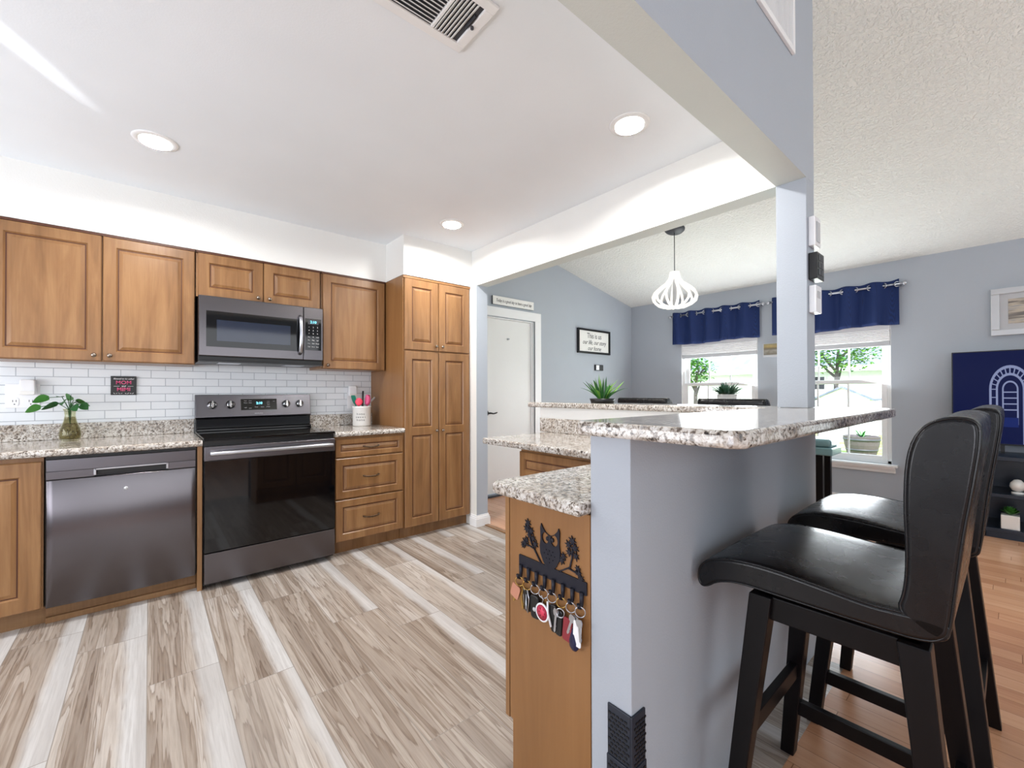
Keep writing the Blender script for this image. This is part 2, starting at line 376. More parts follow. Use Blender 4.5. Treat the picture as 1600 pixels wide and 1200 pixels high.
# dining wall with the door opening
DX0, DX1, DZ = 2.585, 3.375, 2.045
m = MB(); m.box(XP, DX0, 0, .1, 0, DZ); m.box(DX1, 5.6, 0, .1, 0, DZ)
m.prism([(XP, DZ), (5.6, DZ), (5.6, vault(5.6)+.05), (XP, vault(XP)+.05)], 0, .1, 'y')
struct('wall_dining', m, M_grey, 'blue-grey gabled dining wall with the white door', 'wall')
# window wall with two openings
WIN = [(-.81, -1.79), (-2.04, -3.02)]; WZ0, WZ1 = .45, 2.1
m = MB(); m.box(XW, XW+.14, -7.6, .1, 0, WZ0); m.box(XW, XW+.14, -7.6, .1, WZ1, 2.7)
for a, b in ((.1, -.81), (-1.79, -2.04), (-3.02, -7.6)): m.box(XW, XW+.14, b, a, WZ0, WZ1)
struct('wall_window', m, M_grey, 'grey wall with the two windows and blue valances', 'wall')
struct('wall_left', MB().box(-2.8, -2.7, -7.6, .1, 0, 4.3), M_grey, 'grey side wall of the living room', 'wall')
struct('wall_rear', MB().box(-2.8, 5.6, -7.7, -7.6, 0, 4.3), M_grey, 'grey rear wall of the living room', 'wall')
# headers, column, stub, half walls, soffits
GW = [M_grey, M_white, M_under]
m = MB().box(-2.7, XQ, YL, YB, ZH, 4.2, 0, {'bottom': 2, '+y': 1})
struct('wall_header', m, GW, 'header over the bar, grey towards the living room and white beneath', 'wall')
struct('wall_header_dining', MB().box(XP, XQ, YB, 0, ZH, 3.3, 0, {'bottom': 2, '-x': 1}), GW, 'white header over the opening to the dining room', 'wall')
struct('wall_column', MB().box(XP, XQ, YL, YB, 1.1115, ZH), M_grey, 'slim grey column standing on the bar end', 'column', .002)
struct('wall_stub', MB().box(1.968, XQ, -.75, 0, 0, ZH, 0, {'-x': 1}), GW, 'short grey wall end beside the pantry cabinet', 'wall')
struct('wall_bar', MB().box(.634, XQ, YL, YB, 0, 1.074), M_grey, 'grey half wall under the granite bar top', 'wall', .002)
struct('wall_half', MB().box(1.945, XQ, YB+.001, -1.58, 0, 1.074), M_white, 'white half wall between kitchen and dining room', 'wall')
m = MB(); m.box(-2.7, 1.315, -.334, 0, ZH, ZC); m.box(1.315, XP, -.666, 0, ZH, ZC)
struct('wall_soffit', m, M_white, 'white soffit above the kitchen cabinets', 'wall')
def base_prof(mb, a, b, axis, sgn):  # 9.5 cm colonial base
    pass
m = MB()
for h0, h1, d in ((0, .07, .016), (.07, .085, .012), (.085, .1, .006)):
    m.box(1.968-d, XQ+d, -.75-d, -.666, h0, h1); m.box(XQ, XQ+d, -.666, -.02, h0, h1)
struct('baseboard_stub', m, M_trim, 'white baseboard wrapping the wall end by the pantry', 'baseboard')
m = MB(); m.box(3.53, XW, -.014, 0, 0, .09)
struct('baseboard_dining', m, M_trim, 'white baseboard of the dining wall', 'baseboard')
struct('baseboard_window', MB().box(XW-.014, XW, -7.5, -.02, 0, .09), M_trim, 'white baseboard under the windows', 'baseboard')
# door to the garage in the dining wall
d = thing('door_1', 'white flush door with black lever handle in the dining wall', 'door', (DX0, 0, 0)); d['kind'] = 'structure'
m = MB().box(DX0+.012, DX1-.012, .03, .068, .03, DZ-.012); obj('door_leaf', m, M_door, d, .002)
m = MB()
for a, b in ((DX0, DX0+.01), (DX1-.01, DX1)): m.box(a, b, 0, .1, .02, DZ)
m.box(DX0, DX1, 0, .1, DZ-.01, DZ); m.box(DX1-.03, DX1-.01, .016, .03, .02, DZ-.01)
for z0_, z1_, dd in ((0, .085, .012), (.0, .06, .018)):
    m.box(DX0-.115+(.025 if z1_ < .08 else 0), DX0-.008, -dd, -.0005, 0, DZ+.008); m.box(DX1+.008, DX1+z1_+.03, -dd, -.0005, 0, DZ+.008); m.box(DX0-.115+(.025 if z1_ < .08 else 0), DX1+z1_+.03, -dd, -.0005, DZ+.008, DZ+z1_+.03)
obj('door_casing', m, M_trim, d, .002)
obj('threshold', MB().box(DX0, DX1, -.02, .1, 0, .02), M_dgrey, d)
m = MB().lathe([(.033, 0), (.033, -.008), (.014, -.012), (.012, -.045), (0, -.046)], (2.66, .03, .95), 'y', 18)
m.tube([(2.66, -.012, .95), (2.69, -.018, .952), (2.73, -.017, .944), (2.765, -.017, .950), (2.785, -.017, .957)], [.011, .010, .008, .008, .006], 10)
obj('handle', m, M_black, d)
obj('coat_hook', MB().lathe([(.012, 0), (.012, -.006), (.005, -.02), (.008, -.03), (0, -.032)], (2.98, .03, 1.81), 'y', 12), M_steel, d)
# windows
def window(i, ya, yb):
    w = thing('window_%d' % i, 'white double-hung window with grid panes, %s' % ('nearer the dining wall, behind the table' if i == 1 else 'nearer the television'), 'window', (XW, (ya+yb)/2, WZ0)); w['kind'] = 'structure'
    y0, y1 = yb, ya; xf = XW+.06; f = .045; zm = 1.285
    m = MB()
    for a, b in ((y0, y0+.035), (y1-.035, y1)): m.box(xf-.03, xf+.06, a, b, WZ0, WZ1)
    m.box(xf-.03, xf+.06, y0, y1, WZ0, WZ0+.03); m.box(xf-.03, xf+.06, y0, y1, WZ1-.03, WZ1)
    for a, b in ((y0, y0+.004), (y1-.004, y1)): m.box(XW-.002, xf, a, b, WZ0, WZ1)
    m.box(XW-.002, xf, y0, y1, WZ1-.004, WZ1)
    obj('window_frame', m, M_trim, w, .003)
    for nm, z0, z1, xo in (('lower_sash', WZ0+.03, zm+.02, -.02), ('upper_sash', zm-.02, WZ1-.03, .02)):
        a, b = y0+.035, y1-.035; m = MB()
        m.box(xf+xo-.015, xf+xo+.015, a, a+f, z0, z1); m.box(xf+xo-.015, xf+xo+.015, b-f, b, z0, z1)
        m.box(xf+xo-.015, xf+xo+.015, a+f, b-f, z0, z0+f); m.box(xf+xo-.015, xf+xo+.015, a+f, b-f, z1-f+.01, z1)
        s = obj(nm, m, M_trim, w, .002)
        mm = MB(); ia, ib = a+f, b-f
        for k in (1, 2): yy = ia+(ib-ia)*k/3; mm.box(xf+xo-.006, xf+xo+.006, yy-.008, yy+.008, z0+f, z1-f+.01)
        zz = (z0+z1)/2; mm.box(xf+xo-.0055, xf+xo+.0055, ia, ib, zz-.008, zz+.008)
        obj('muntins', mm, M_trim, s); obj('pane', MB().box(xf+xo-.002, xf+xo+.002, ia, ib, z0+f, z1-f), M_pane, s)
    m = MB(); m.box(XW-.075, xf-.03, y0-.05, y1+.05, WZ0-.022, WZ0-.0005); m.box(XW-.055, XW-.0005, y0-.03, y1+.03, WZ0-.045, WZ0-.022); m.box(XW-.022, XW-.0005, y0-.03, y1+.03, WZ0-.085, WZ0-.045)
    obj('window_sill', m, M_trim, w, .004)
    b = thing('window_blind', 'white cellular blind drawn up above the window %s' % ('behind the dining table' if i == 1 else 'nearer the television'), 'blind', (XW, (ya+yb)/2, WZ1), 'raised window blinds')
    m = MB()
    for k in range(8):
        zt = 1.82-.0155*k; m.prism([(XW+.004, zt), (XW-.002, zt-.0077), (XW+.004, zt-.0155), (XW+.026, zt-.0155), (XW+.031, zt-.0077), (XW+.026, zt)], y0+.008, y1-.008, 'y')
    m.box(XW+.004, XW+.026, y0+.008, y1-.008, 1.82, 2.095)
    obj('blind_stack', m, M_trim, b); obj('bottom_rail', MB().box(XW+.0, XW+.026, y0+.008, y1-.008, 1.645, 1.694), M_lgrey, b, .004)
for i, (a, b) in enumerate(WIN): window(i+1, a, b)
# valances with rod and grommets
def valance(y0, y1, lab):
    v = thing('valance', lab, 'curtain', (XW, (y0+y1)/2, 2.24), 'navy window valances')
    n = 96; zt, zb = 2.288, 1.842; xr = XW-.062; nf = 5; rows = []
    for j in range(13):
        t = j/12; row = []
        for i in range(n+1):
            s = i/n; amp = .034*(1-.25*t); ph = s*nf*2*PI
            row.append((xr+.002+amp*math.sin(ph)+.008*t*math.sin(ph*2.3+1), y0+(y1-y0)*s, zt+(zb-zt)*t+(.006*math.cos(ph) if j == 0 else 0)+.010*t*math.sin(s*7)))
        rows.append(row)
    m = MB(); vs = [p for r in rows for p in r]; w_ = n+1
    m.add(vs, [(j*w_+i, j*w_+i+1, (j+1)*w_+i+1, (j+1)*w_+i) for j in range(12) for i in range(n)], 0, True)
    o = obj('valance_cloth', m, M_navy, v); so_ = o.modifiers.new('thick', 'SOLIDIFY'); so_.thickness = .003
    r = MB().tube([(xr, y0-.022, 2.242), (xr, y1+.022, 2.242)], .011, 10)
    for yy, sg in ((y0-.022, -1), (y1+.022, 1)):
        r.lathe([(.012, 0), (.018, .008*sg), (.021, .02*sg), (.016, .034*sg), (0, .039*sg)], (xr, yy, 2.242), 'y', 14)
    rod = obj('curtain_rod', r, M_steel, v)
    for yy in (y0-.014, y1+.014):
        m = MB().tube([(xr, yy, 2.242), (XW-.004, yy, 2.242)], .007, 8); m.lathe([(.02, 0), (.02, .006)], (XW-.007, yy, 2.242), 'x', 12); obj('rod_bracket', m, M_steel, v)
    for k in range(nf*2):
        s = (k+.5)/(nf*2)*1.0; s = (k)/(nf*2)+.0 if False else (k+.0)/(nf*2)
        if k == 0: s = .012
        yy = y0+(y1-y0)*s; g = MB(); pts = []
        for a in range(17): an = 2*PI*a/16; pts.append((xr+.024*math.cos(an)*.55*(1 if k % 2 else -1), yy+.024*math.cos(an)*.8, 2.242+.024*math.sin(an)))
        g.tube(pts[:-1], .0045, 6, closed=True); obj('grommet', g, M_steel, v)
valance(-1.834, -.716, 'navy blue grommet valance over the window behind the dining table')
valance(-3.092, -1.972, 'navy blue grommet valance over the window nearer the television')

# ------------------------------------------------------------ kitchen cabinets on the back wall
FY = fy(-.646); UY = fy(-.314)
def upper(name, label, x0, x1, z0, doors, knobs, zt=ZH-.002):
    c = thing(name, label, 'cabinet', ((x0+x1)/2, -.16, z0), 'wall cabinets')
    m = MB().box(x0+.001, x1-.001, -.314, -.0095, z0, zt, 0); m.box(x0+.001, x1-.001, -.330, -.314, zt-.012, zt, 1)
    obj('cabinet_box', m, WM, c)
    for (a, b) in doors:
        d = obj('door', panel_door(a, b, z0+.004, zt-.014, UY), WM, c)
        for (ka, kb) in knobs:
            if a <= ka <= b: knob(ka, kb, UY, .02, d)
ZU = 1.372
upper('wall_cabinet', 'maple wall cabinet with two tall doors left of the microwave', -.90, -.008, ZU, [(-.896, -.456), (-.450, -.012)], [(-.487, ZU+.037), (-.419, ZU+.037)])
upper('wall_cabinet', 'short maple wall cabinet with two doors above the microwave', -.005, .781, 1.83, [(.008, .386), (.391, .772)], [(.352, 1.862), (.425, 1.862)])
upper('wall_cabinet', 'maple wall cabinet with one door between microwave and pantry', .784, 1.313, ZU, [(.797, 1.303)], [(.83, ZU+.03)])
# pantry
p = thing('pantry_cabinet', 'tall maple pantry cabinet with four doors beside the white wall end', 'cabinet', (1.64, -.33, 0))
m = MB().box(1.3165, 1.966, -.646, -.002, .1, ZH-.002); m.box(1.3165, 1.966, -.658, -.646, ZH-.02, ZH-.002)
obj('cabinet_box', m, M_woodpanel, p); obj('toe_kick', MB().box(1.3165, 1.966, -.59, -.01, .0, .1), M_wood, p)
for a, b, kx in ((1.326, 1.634, 1.607), (1.640, 1.950, 1.668)):
    d = obj('door', panel_door(a, b, 1.533, 2.11, FY, rail=.062), WM, p); knob(kx, 1.572, FY, .02, d)
    d = obj('door', panel_door(a, b, .098, 1.523, FY, rail=.062, panels=[(.165, .838), (.90, 1.46)]), WM, p); knob(kx, .865, FY, .02, d)
# drawer base
p = thing('drawer_cabinet', 'maple base cabinet with three drawers between range and pantry', 'cabinet', (1.045, -.33, 0))
obj('cabinet_box', MB().box(.777, 1.3155, -.646, -.012, .1, .864), M_wood, p); obj('toe_kick', MB().box(.777, 1.3155, -.58, -.012, 0, .1), M_wood, p)
for z0, z1, pz in ((.715, .845, .785), (.413, .705, .565), (.105, .403, .262)):
    d = obj('drawer', panel_door(.784, 1.308, z0, z1, FY, rail=.05 if z1-z0 > .2 else .034), WM, p); pull(1.045, pz, FY, .02, d, .125)
# left base cabinet
p = thing('base_cabinet', 'maple base cabinet with a tall door left of the dishwasher', 'cabinet', (-.9, -.33, 0))
obj('cabinet_box', MB().box(-1.25, -.645, -.646, -.012, .1, .864), M_wood, p)
obj('door', panel_door(-1.22, -.652, .105, .842, FY, rail=.07), WM, p)
m = MB(); m.box(-1.25, -.645, -.575, -.56, 0, .1)
obj('toe_kick', m, M_toe, p)
# filler between dishwasher and range
p = tag(obj('filler_panel', MB().box(-.018, .006, -.662, -.012, 0, .864), M_wood, bevel=.001), 'narrow maple filler panel between dishwasher and range', 'cabinet panel')
# dishwasher
d = thing('dishwasher', 'black stainless dishwasher under the granite counter', 'dishwasher', (-.33, -.33, 0))
obj('tub', MB().box(-.642, -.021, -.63, -.012, .1, .862), M_black, d)
m = MB(); n = 24; rings = []
dr = MB(); X0, X1 = -.636, -.026
pr = []
for k in range(n+1):   # slightly bowed front
    s = k/n; pr.append((X0+(X1-X0)*s, -.658-.012*math.sin(PI*s)))
dr.prism([(X0, -.632)]+pr+[(X1, -.632)], .098, .742, 'z', 0, False)
dd = obj('door', dr, M_bss, d, .003)
for f_ in dd.data.polygons: f_.use_smooth = abs(f_.normal.z) < .5
# control band with pocket handle
cb = MB(); cb.prism([(X0, -.632)]+pr+[(X1, -.632)], .786, .846, 'z'); 
cb.box(X0, -.46, -.662, -.632, .745, .786); cb.box(-.155, X1, -.662, -.632, .745, .786); cb.box(-.46, -.155, -.640, -.632, .745, .786)
obj('control_band', cb, M_bss2, d, .002)
h = MB(); h.box(-.46, -.155, -.672, -.660, .778, .786); h.box(-.462, -.452, -.672, -.640, .752, .786); h.box(-.163, -.153, -.672, -.640, .752, .786); h.box(-.452, -.163, -.643, -.640, .748, .776, 1)
obj('handle', h, [M_steel, M_black], d, .002)
obj('badge', MB().lathe([(.009, 0), (.009, -.002), (0, -.002)], (-.335, -.6695, .665), 'y', 18), M_silver, d)
m = MB().box(-.644, -.019, -.585, -.565, .012, .096); m.box(-.644, -.019, -.60, -.565, 0, .03)
obj('toe_board', m, M_toe, d, .002)
# countertops on the back wall
def counter(x0, x1, lab):
    c = thing('countertop', lab, 'countertop', ((x0+x1)/2, -.33, .866))
    pr_ = [(-.010, .866), (-.68, .866), (-.688, .870), (-.693, .884), (-.688, .898), (-.68, .902), (-.010, .902)]
    m = MB().prism(pr_, x0, x1, 'x'); obj('slab', m, M_granite, c, .003)
    obj('backsplash_strip', MB().box(x0, x1, -.031, -.0095, .9025, 1.0), M_granite, c, .002)
counter(-2.4, .006, 'speckled granite countertop over the dishwasher')
counter(.7765, 1.3155, 'speckled granite countertop over the three drawers')
# range
r = thing('range', 'freestanding black stainless electric range with black glass oven door', 'stove', (.39, -.35, 0))
RX0, RX1 = .0085, .7735
obj('body', MB().box(RX0+.003, RX1-.003, -.655, -.03, .02, .895), M_black, r)
m = MB().box(RX0, RX1, -.695, -.06, .896, .912); obj('cooktop', m, M_bglass, r, .004)
m = MB().prism([(-.032, .93), (-.095, .93), (-.085, 1.0), (-.032, 1.0)], RX0+.004, RX1-.004, 'x'); m.box(RX0+.004, RX1-.004, -.12, -.06, .912, .93)
obj('vent_trim', m, M_bglass, r, .004)
bgd = obj('backguard', MB().prism([(-.032, 1.0), (-.088, 1.0), (-.098, 1.012), (-.066, 1.172), (-.032, 1.172)], RX0, RX1, 'x'), M_bss2, r, .003)
# tilt matrix of the backguard face
tA = math.atan2(.032, .16)
def bgface(x, z): return Matrix.Translation((x, -.098+(z-1.012)*.2-.0006, z)) @ Matrix.Rotation(PI/2-tA, 4, 'X')
def onbg(mb, x, z): return mb.xf(bgface(x, z))
for kx in (.108, .218, .592, .69):
    k = MB(); k.lathe([(.030, 0), (.030, .006), (.025, .008), (.024, .024), (.020, .028), (0, .028)], seg=26); k.box(-.005, .005, -.024, .024, .026, .034)
    for s_ in (-1, 1): k.box(s_*.0125-.004, s_*.0125+.004, -.016, .016, .027, .0288, 1)
    onbg(k, kx, 1.098); obj('knob', k, [M_chrome, M_black], bgd)
m = MB().box(-.12, .12, -.042, .042, -.002, .002); onbg(m, .405, 1.098); disp = obj('display', m, M_bglass, bgd)
def bgt(body, x, z, s, mat, bold=0): text(body, s, mat, bgface(x, z) @ Matrix.Translation((0, 0, .0025)), disp, bold=bold)
bgt('2:10', .405, 1.107, .024, M_cyan, .0005)
for (bx_, bz_, tx) in ((.315, 1.125, 'Bake'), (.345, 1.125, 'Broil'), (.315, 1.11, 'Warm'), (.345, 1.11, 'Clean'), (.315, 1.075, 'Light'), (.345, 1.07, 'Lock'), (.385, 1.078, 'Timer'), (.425, 1.078, 'Clock'), (.465, 1.078, 'START'), (.465, 1.12, '1 2 3'), (.465, 1.107, '4 5 6'), (.465, 1.093, '7 8 9'), (.505, 1.12, 'OFF')):
    bgt(tx, bx_, bz_, .009, M_lgrey)
text('SAMSUNG', .012, M_lgrey, bgface(.40, 1.03) @ Matrix.Translation((0, 0, .001)), bgd)
# oven door
od = obj('oven_door', MB().box(RX0+.004, RX1-.004, -.70, -.656, .776, .862), M_bss2, r, .004)
obj('door_glass', MB().box(RX0+.004, RX1-.004, -.70, -.656, .226, .7755), M_bglass, od, .003)
m = MB(); m.tube([(RX0+.03, -.742, .822), (.2, -.748, .824), (.58, -.748, .824), (RX1-.03, -.742, .822)], .0125, 12)
for xx in (RX0+.045, RX1-.045): m.box(xx-.012, xx+.012, -.742, -.70, .813, .831)
obj('handle', m, M_steel, od, .002)
obj('storage_drawer', MB().box(RX0+.004, RX1-.004, -.70, -.656, .04, .222), M_bss, r, .005)
# microwave
w = thing('microwave', 'black stainless over-the-range microwave with a curved silver handle', 'microwave', (.39, -.2, 1.41))
MX0, MX1 = .004, .776
obj('body', MB().box(MX0, MX1, -.375, -.0095, 1.402, 1.827), M_black, w, .003)
m = MB().box(MX0, .637, -.405, -.376, 1.43, 1.827); wd = obj('door', m, M_bss, w, .005)
obj('window_surround', MB().box(.045, .612, -.4065, -.4045, 1.492, 1.728), M_bglass, wd)
obj('window', MB().box(.102, .548, -.4080, -.4060, 1.532, 1.672), M_mwglass, wd)
m = MB(); pts = [(.612, -.41, 1.475), (.612, -.432, 1.49), (.612, -.444, 1.55), (.612, -.449, 1.615), (.612, -.444, 1.68), (.612, -.432, 1.735), (.612, -.41, 1.75)]
m.tube(pts, [.012]+[.0135]*5+[.012], 12); obj('handle', m, M_steel, wd)
cp = obj('control_panel', MB().box(.639, MX1, -.405, -.376, 1.43, 1.827), M_bss, w, .004)
kp = obj('keypad', MB().box(.648, .762, -.4065, -.4045, 1.505, 1.742), M_bglass, cp)
obj('display', MB().box(.668, .742, -.4075, -.4062, 1.700, 1.732), M_dgrey, kp)
text('2:10', .026, M_cyan, face_y(.705, -.408, 1.716), kp)
for i in range(7):
    for j, tx in enumerate((('1', '2', '3'), ('4', '5', '6'), ('7', '8', '9'), ('Fan', '0', 'Lamp'), ('Pop', 'Melt', 'Soft'), ('Auto', 'Time', 'Power'), ('Stop', 'Clock', 'Start'))[i]):
        text(tx, .0125 if len(tx) == 1 else .009, M_inkw, face_y(.675+.03*j, -.4068, 1.678-.0245*i), kp)
m = MB().box(MX0, MX1, -.39, -.05, 1.392, 1.402); obj('vent_grille', m, M_black, w)
m = MB()
for xa in (.12, .53): m.box(xa, xa+.13, -.33, -.2, 1.388, 1.3918)
obj('grease_filter', m, M_steel, w)

# ------------------------------------------------------------ peninsula
def round_poly(pts, rad, seg=6):
    out = []; n = len(pts)
    for i, p in enumerate(pts):
        r = rad[i] if isinstance(rad, (list, tuple)) else rad
        p = Vector(p); a = Vector(pts[i-1])-p; b = Vector(pts[(i+1) % n])-p
        if r <= 0: out.append(tuple(p)); continue
        an = a.angle(b); d = r/math.tan(an/2); A = p+a.normalized()*d; B = p+b.normalized()*d
        c = p+(a.normalized()+b.normalized()).normalized()*(r/math.sin(an/2))
        a0 = math.atan2(A.y-c.y, A.x-c.x); a1 = math.atan2(B.y-c.y, B.x-c.x)
        while a1-a0 > PI: a1 -= 2*PI
        while a1-a0 < -PI: a1 += 2*PI
        for k in range(seg+1): t = a0+(a1-a0)*k/seg; out.append((c.x+r*math.cos(t), c.y+r*math.sin(t)))
    return out
bt = thing('bar_counter', 'raised granite bar top on the grey half wall', 'countertop', (1.2, -3.3, 1.0755))
pl = round_poly([(.588, -3.50), (2.2, -3.50), (2.2, -1.46), (1.915, -1.46), (1.915, -3.085), (.588, -3.085)], [.035, .06, .03, .03, .01, .035])
o = obj('slab', MB().prism(pl, 1.0755, 1.111, 'z'), M_granite, bt, .012, 4)
ct = thing('countertop', 'lower granite countertop of the peninsula around the corner', 'countertop', (1.4, -2.9, .866))
pl = round_poly([(.588, -3.1105), (1.944, -3.1105), (1.944, -1.67), (1.345, -1.67), (1.345, -2.738), (.588, -2.738)], [0, 0, .01, .02, .01, .03])
obj('slab', MB().prism(pl, .866, .902, 'z'), M_granite, ct, .010, 4)
obj('backsplash_strip', MB().box(1.92, 1.944, -3.108, -1.60, .9025, 1.0), M_granite, ct, .002)
pc = thing('peninsula_cabinet', 'maple peninsula base cabinet whose end panel carries the owl key rack', 'cabinet', (1.0, -2.93, 0))
obj('cabinet_box', MB().box(.652, 1.39, -3.1095, -2.785, .1, .8655), M_wood, pc)
en = MB().prism([(-3.1095, 0), (-3.1095, .8655), (-2.789, .8655), (-2.789, .165), (-2.802, .165), (-2.802, 0)], .632, .6515, 'x')
obj('end_panel', en, M_woodpanel, pc, .001)
obj('toe_kick', MB().box(.652, 1.39, -2.84, -2.82, 0, .1), M_wood, pc)
FYB = lambda a, b, c: (a, -2.7845+c*1.15, b)
for a, b in ((.633, 1.01), (1.014, 1.385)):
    q_ = panel_door(a, b, .16, .855, FYB, t=.02, rail=.06); dd = obj('door', q_, WM, pc)
    dd_k = MB().lathe([(.005, 0), (.013, .018), (.009, .027), (0, .029)], ((b-.03 if a < .9 else a+.03), -2.761, .80), 'y', 12); obj('knob', dd_k, M_knobm, dd)
lc = thing('drawer_cabinet', 'maple base cabinet with a drawer under the corner counter beside the dining half wall', 'cabinet', (1.6, -2.3, 0))
obj('cabinet_box', MB().box(1.415, 1.9445, -2.78, -1.965, .1, .8655), M_wood, lc); obj('toe_kick', MB().box(1.48, 1.944, -2.78, -1.975, 0, .1), M_wood, lc)
FXB = fx(1.4145)
d = obj('drawer', panel_door(1.97, 2.775, .70, .845, FXB, rail=.04), WM, lc); pull(2.37, .775, FXB, .02, d, .12)
for a, b in ((1.97, 2.37), (2.375, 2.775)): obj('door', panel_door(a, b, .11, .69, FXB), WM, lc)

# black corner guard on the end of the bar wall
cg = thing('corner_guard', 'black studded rubber corner guard at the foot of the bar wall', 'corner guard', (.634, YL, 0))
def guard(nm, z0, z1, t, ex):
    m = MB(); m.box(.634-t, .6335, YL-.0005, -3.166+ex, z0, z1); m.box(.634-t, .684+ex, YL-t, YL-.0005, z0, z1)
    g = obj(nm, m, M_rubber, cg, .0015); s_ = MB(); rows = int((z1-z0-.008)/.0105)
    for i in range(rows):
        zz = z0+.008+i*.0105
        for j in range(5): yy = YL+.006+(j+.5*(i % 2))*.0115; s_.box(.634-t-.0018, .634-t, yy-.0035, yy+.0035, zz-.002, zz+.0025)
        for j in range(4): xx = .640+(j+.5*(i % 2))*.0115; s_.box(xx-.0035, xx+.0035, YL-t-.0018, YL-t, zz-.002, zz+.0025)
    obj('studs', s_, M_black, g)
guard('upper_section', .296, .418, .006, 0); guard('lower_section', .0, .294, .0075, .002)

# owl key rack (along = -y, up = z, faces -x)
XR = .6315
def plate(mb, pts, x0=XR-.0045, x1=XR-.001): mb.prism([(-a, z) for a, z in pts], x0, x1, 'x'); return mb
kr = thing('key_rack', 'dark metal owl key rack on the peninsula end panel', 'key rack', (XR, -2.97, .67))
m = plate(MB(), round_poly([(2.838, .655), (3.102, .655), (3.102, .690), (2.838, .690)], .003, 3)); obj('rail', m, M_matblack, kr)
def curve_shape(splines, mat4, depth=.0018):
    cu = bpy.data.curves.new('c', 'CURVE'); cu.dimensions = '2D'; cu.fill_mode = 'BOTH'; cu.extrude = depth
    for pts in splines:
        sp = cu.splines.new('POLY'); sp.points.add(len(pts)-1); sp.use_cyclic_u = True
        for k, (x, y) in enumerate(pts): sp.points[k].co = (x, y, 0, 1)
    t = bpy.data.objects.new('c', cu); COL.objects.link(t); me = bpy.data.meshes.new_from_object(t.evaluated_get(bpy.context.evaluated_depsgraph_get()))
    bpy.data.objects.remove(t); me.transform(mat4); return me
def ell(cx, cy, rx, ry, n=16, rev=False):
    return [(cx+rx*math.cos(2*PI*k/n), cy+ry*math.sin(2*PI*k/n)) for k in range(n)]
oc, oz = 2.969, .690
OS = 1.22
half = [(0, .088), (.012, .092), (.024, .106), (.028, .116), (.031, .104), (.0305, .088), (.030, .07), (.033, .05), (.031, .03), (.022, .010), (.012, -.004), (0, -.006)]
half = [(x*OS, y) for x, y in half]
owl = half+[(-x, y) for x, y in half[-2:0:-1]]
holes = [ell(-.0175, .078, .0135, .016), ell(.0175, .078, .0135, .016)]
for (hx, hz) in ((-.013, .045), (0, .045), (.013, .045), (-.02, .034), (-.0065, .034), (.0065, .034), (.02, .034), (-.013, .022), (0, .022), (.013, .022), (0, .012)):
    holes.append([(hx-.002, hz+.003), (hx, hz-.003), (hx+.002, hz+.003), (hx, hz+.0015)])
pup = [ell(-.0095, .0775, .0055, .0065, 10), ell(.0095, .0775, .0055, .0065, 10)]
mt = Matrix(((0, 0, -1, XR-.0028), (-1, 0, 0, -oc), (0, 1, 0, oz), (0, 0, 0, 1)))
me = curve_shape([owl]+holes, Matrix.Translation(-ROOT[kr.name]) @ mt); me.materials.append(M_matblack)
ow = bpy.data.objects.new('owl', me); COL.objects.link(ow); ow.parent = kr
m = MB()
for pp in pup: plate(m, [(oc+x, oz+y) for x, y in pp])
plate(m, [(oc-.009, oz+.076), (oc+.009, oz+.076), (oc+.0045, oz+.068), (oc, oz+.060), (oc-.0045, oz+.068)])
obj('eyes', m, M_matblack, ow)
def branch(pts, w=.0045):
    m = MB()
    for (p, q) in zip(pts, pts[1:]):
        p, q = Vector(p), Vector(q); n_ = (q-p).normalized(); n_ = Vector((-n_.y, n_.x))*w/2
        plate(m, [tuple(p-n_), tuple(q-n_*.8), tuple(q+n_*.8), tuple(p+n_)])
    return m
def leaf(m, a, z, s, rot):
    pts = []
    for k in range(14):
        r = s*1.2*(1 if k % 2 == 0 else .38)*(1.15 if k == 0 else 1); t = rot+2*PI*k/14; pts.append((a+r*math.sin(t), z+r*math.cos(t)))
    plate(m, pts, XR-.0042, XR-.0012)
m = branch([(oc-.036, .689), (oc-.058, .715), (oc-.075, .735), (oc-.088, .765), (oc-.092, .79)])
m2 = branch([(oc-.066, .724), (oc-.095, .728), (oc-.108, .728)], .0035); m.add(m2.v, m2.f)
LS = 1.25
for a, z, s in ((-.092, .792, .0125), (-.098, .775, .012), (-.078, .772, .012), (-.086, .758, .010), (-.106, .731, .0125), (-.098, .741, .010), (-.060, .738, .011), (-.069, .752, .010), (-.114, .722, .009)): leaf(m, oc+a, z, s, a*40)
obj('branch', m, M_matblack, kr)
m = branch([(oc+.036, .689), (oc+.055, .700), (oc+.075, .712), (oc+.083, .74), (oc+.084, .77)])
m2 = branch([(oc+.070, .708), (oc+.095, .704), (oc+.112, .697)], .0035); m.add(m2.v, m2.f)
for a, z, s in ((.084, .785, .0125), (.070, .772, .0115), (.094, .768, .0115), (.072, .752, .0105), (.096, .748, .0105), (.045, .722, .011), (.052, .735, .010), (.105, .706, .0105), (.114, .694, .010), (.102, .716, .009)): leaf(m, oc+a, z, s, a*30)
obj('branch', m, M_matblack, kr)
HK = [2.850, 2.884, 2.918, 2.952, 2.986, 3.022, 3.056, 3.088]
for a in HK:
    m = MB(); pts = [(XR-.0072, -a, .662), (XR-.0072, -a, .640), (XR-.008, -a, .628), (XR-.012, -a, .622), (XR-.019, -a, .626), (XR-.021, -a, .636)]
    m.tube(pts, [.006, .0056, .005, .0045, .004, .0045], 8); obj('hook', m, M_matblack, kr)
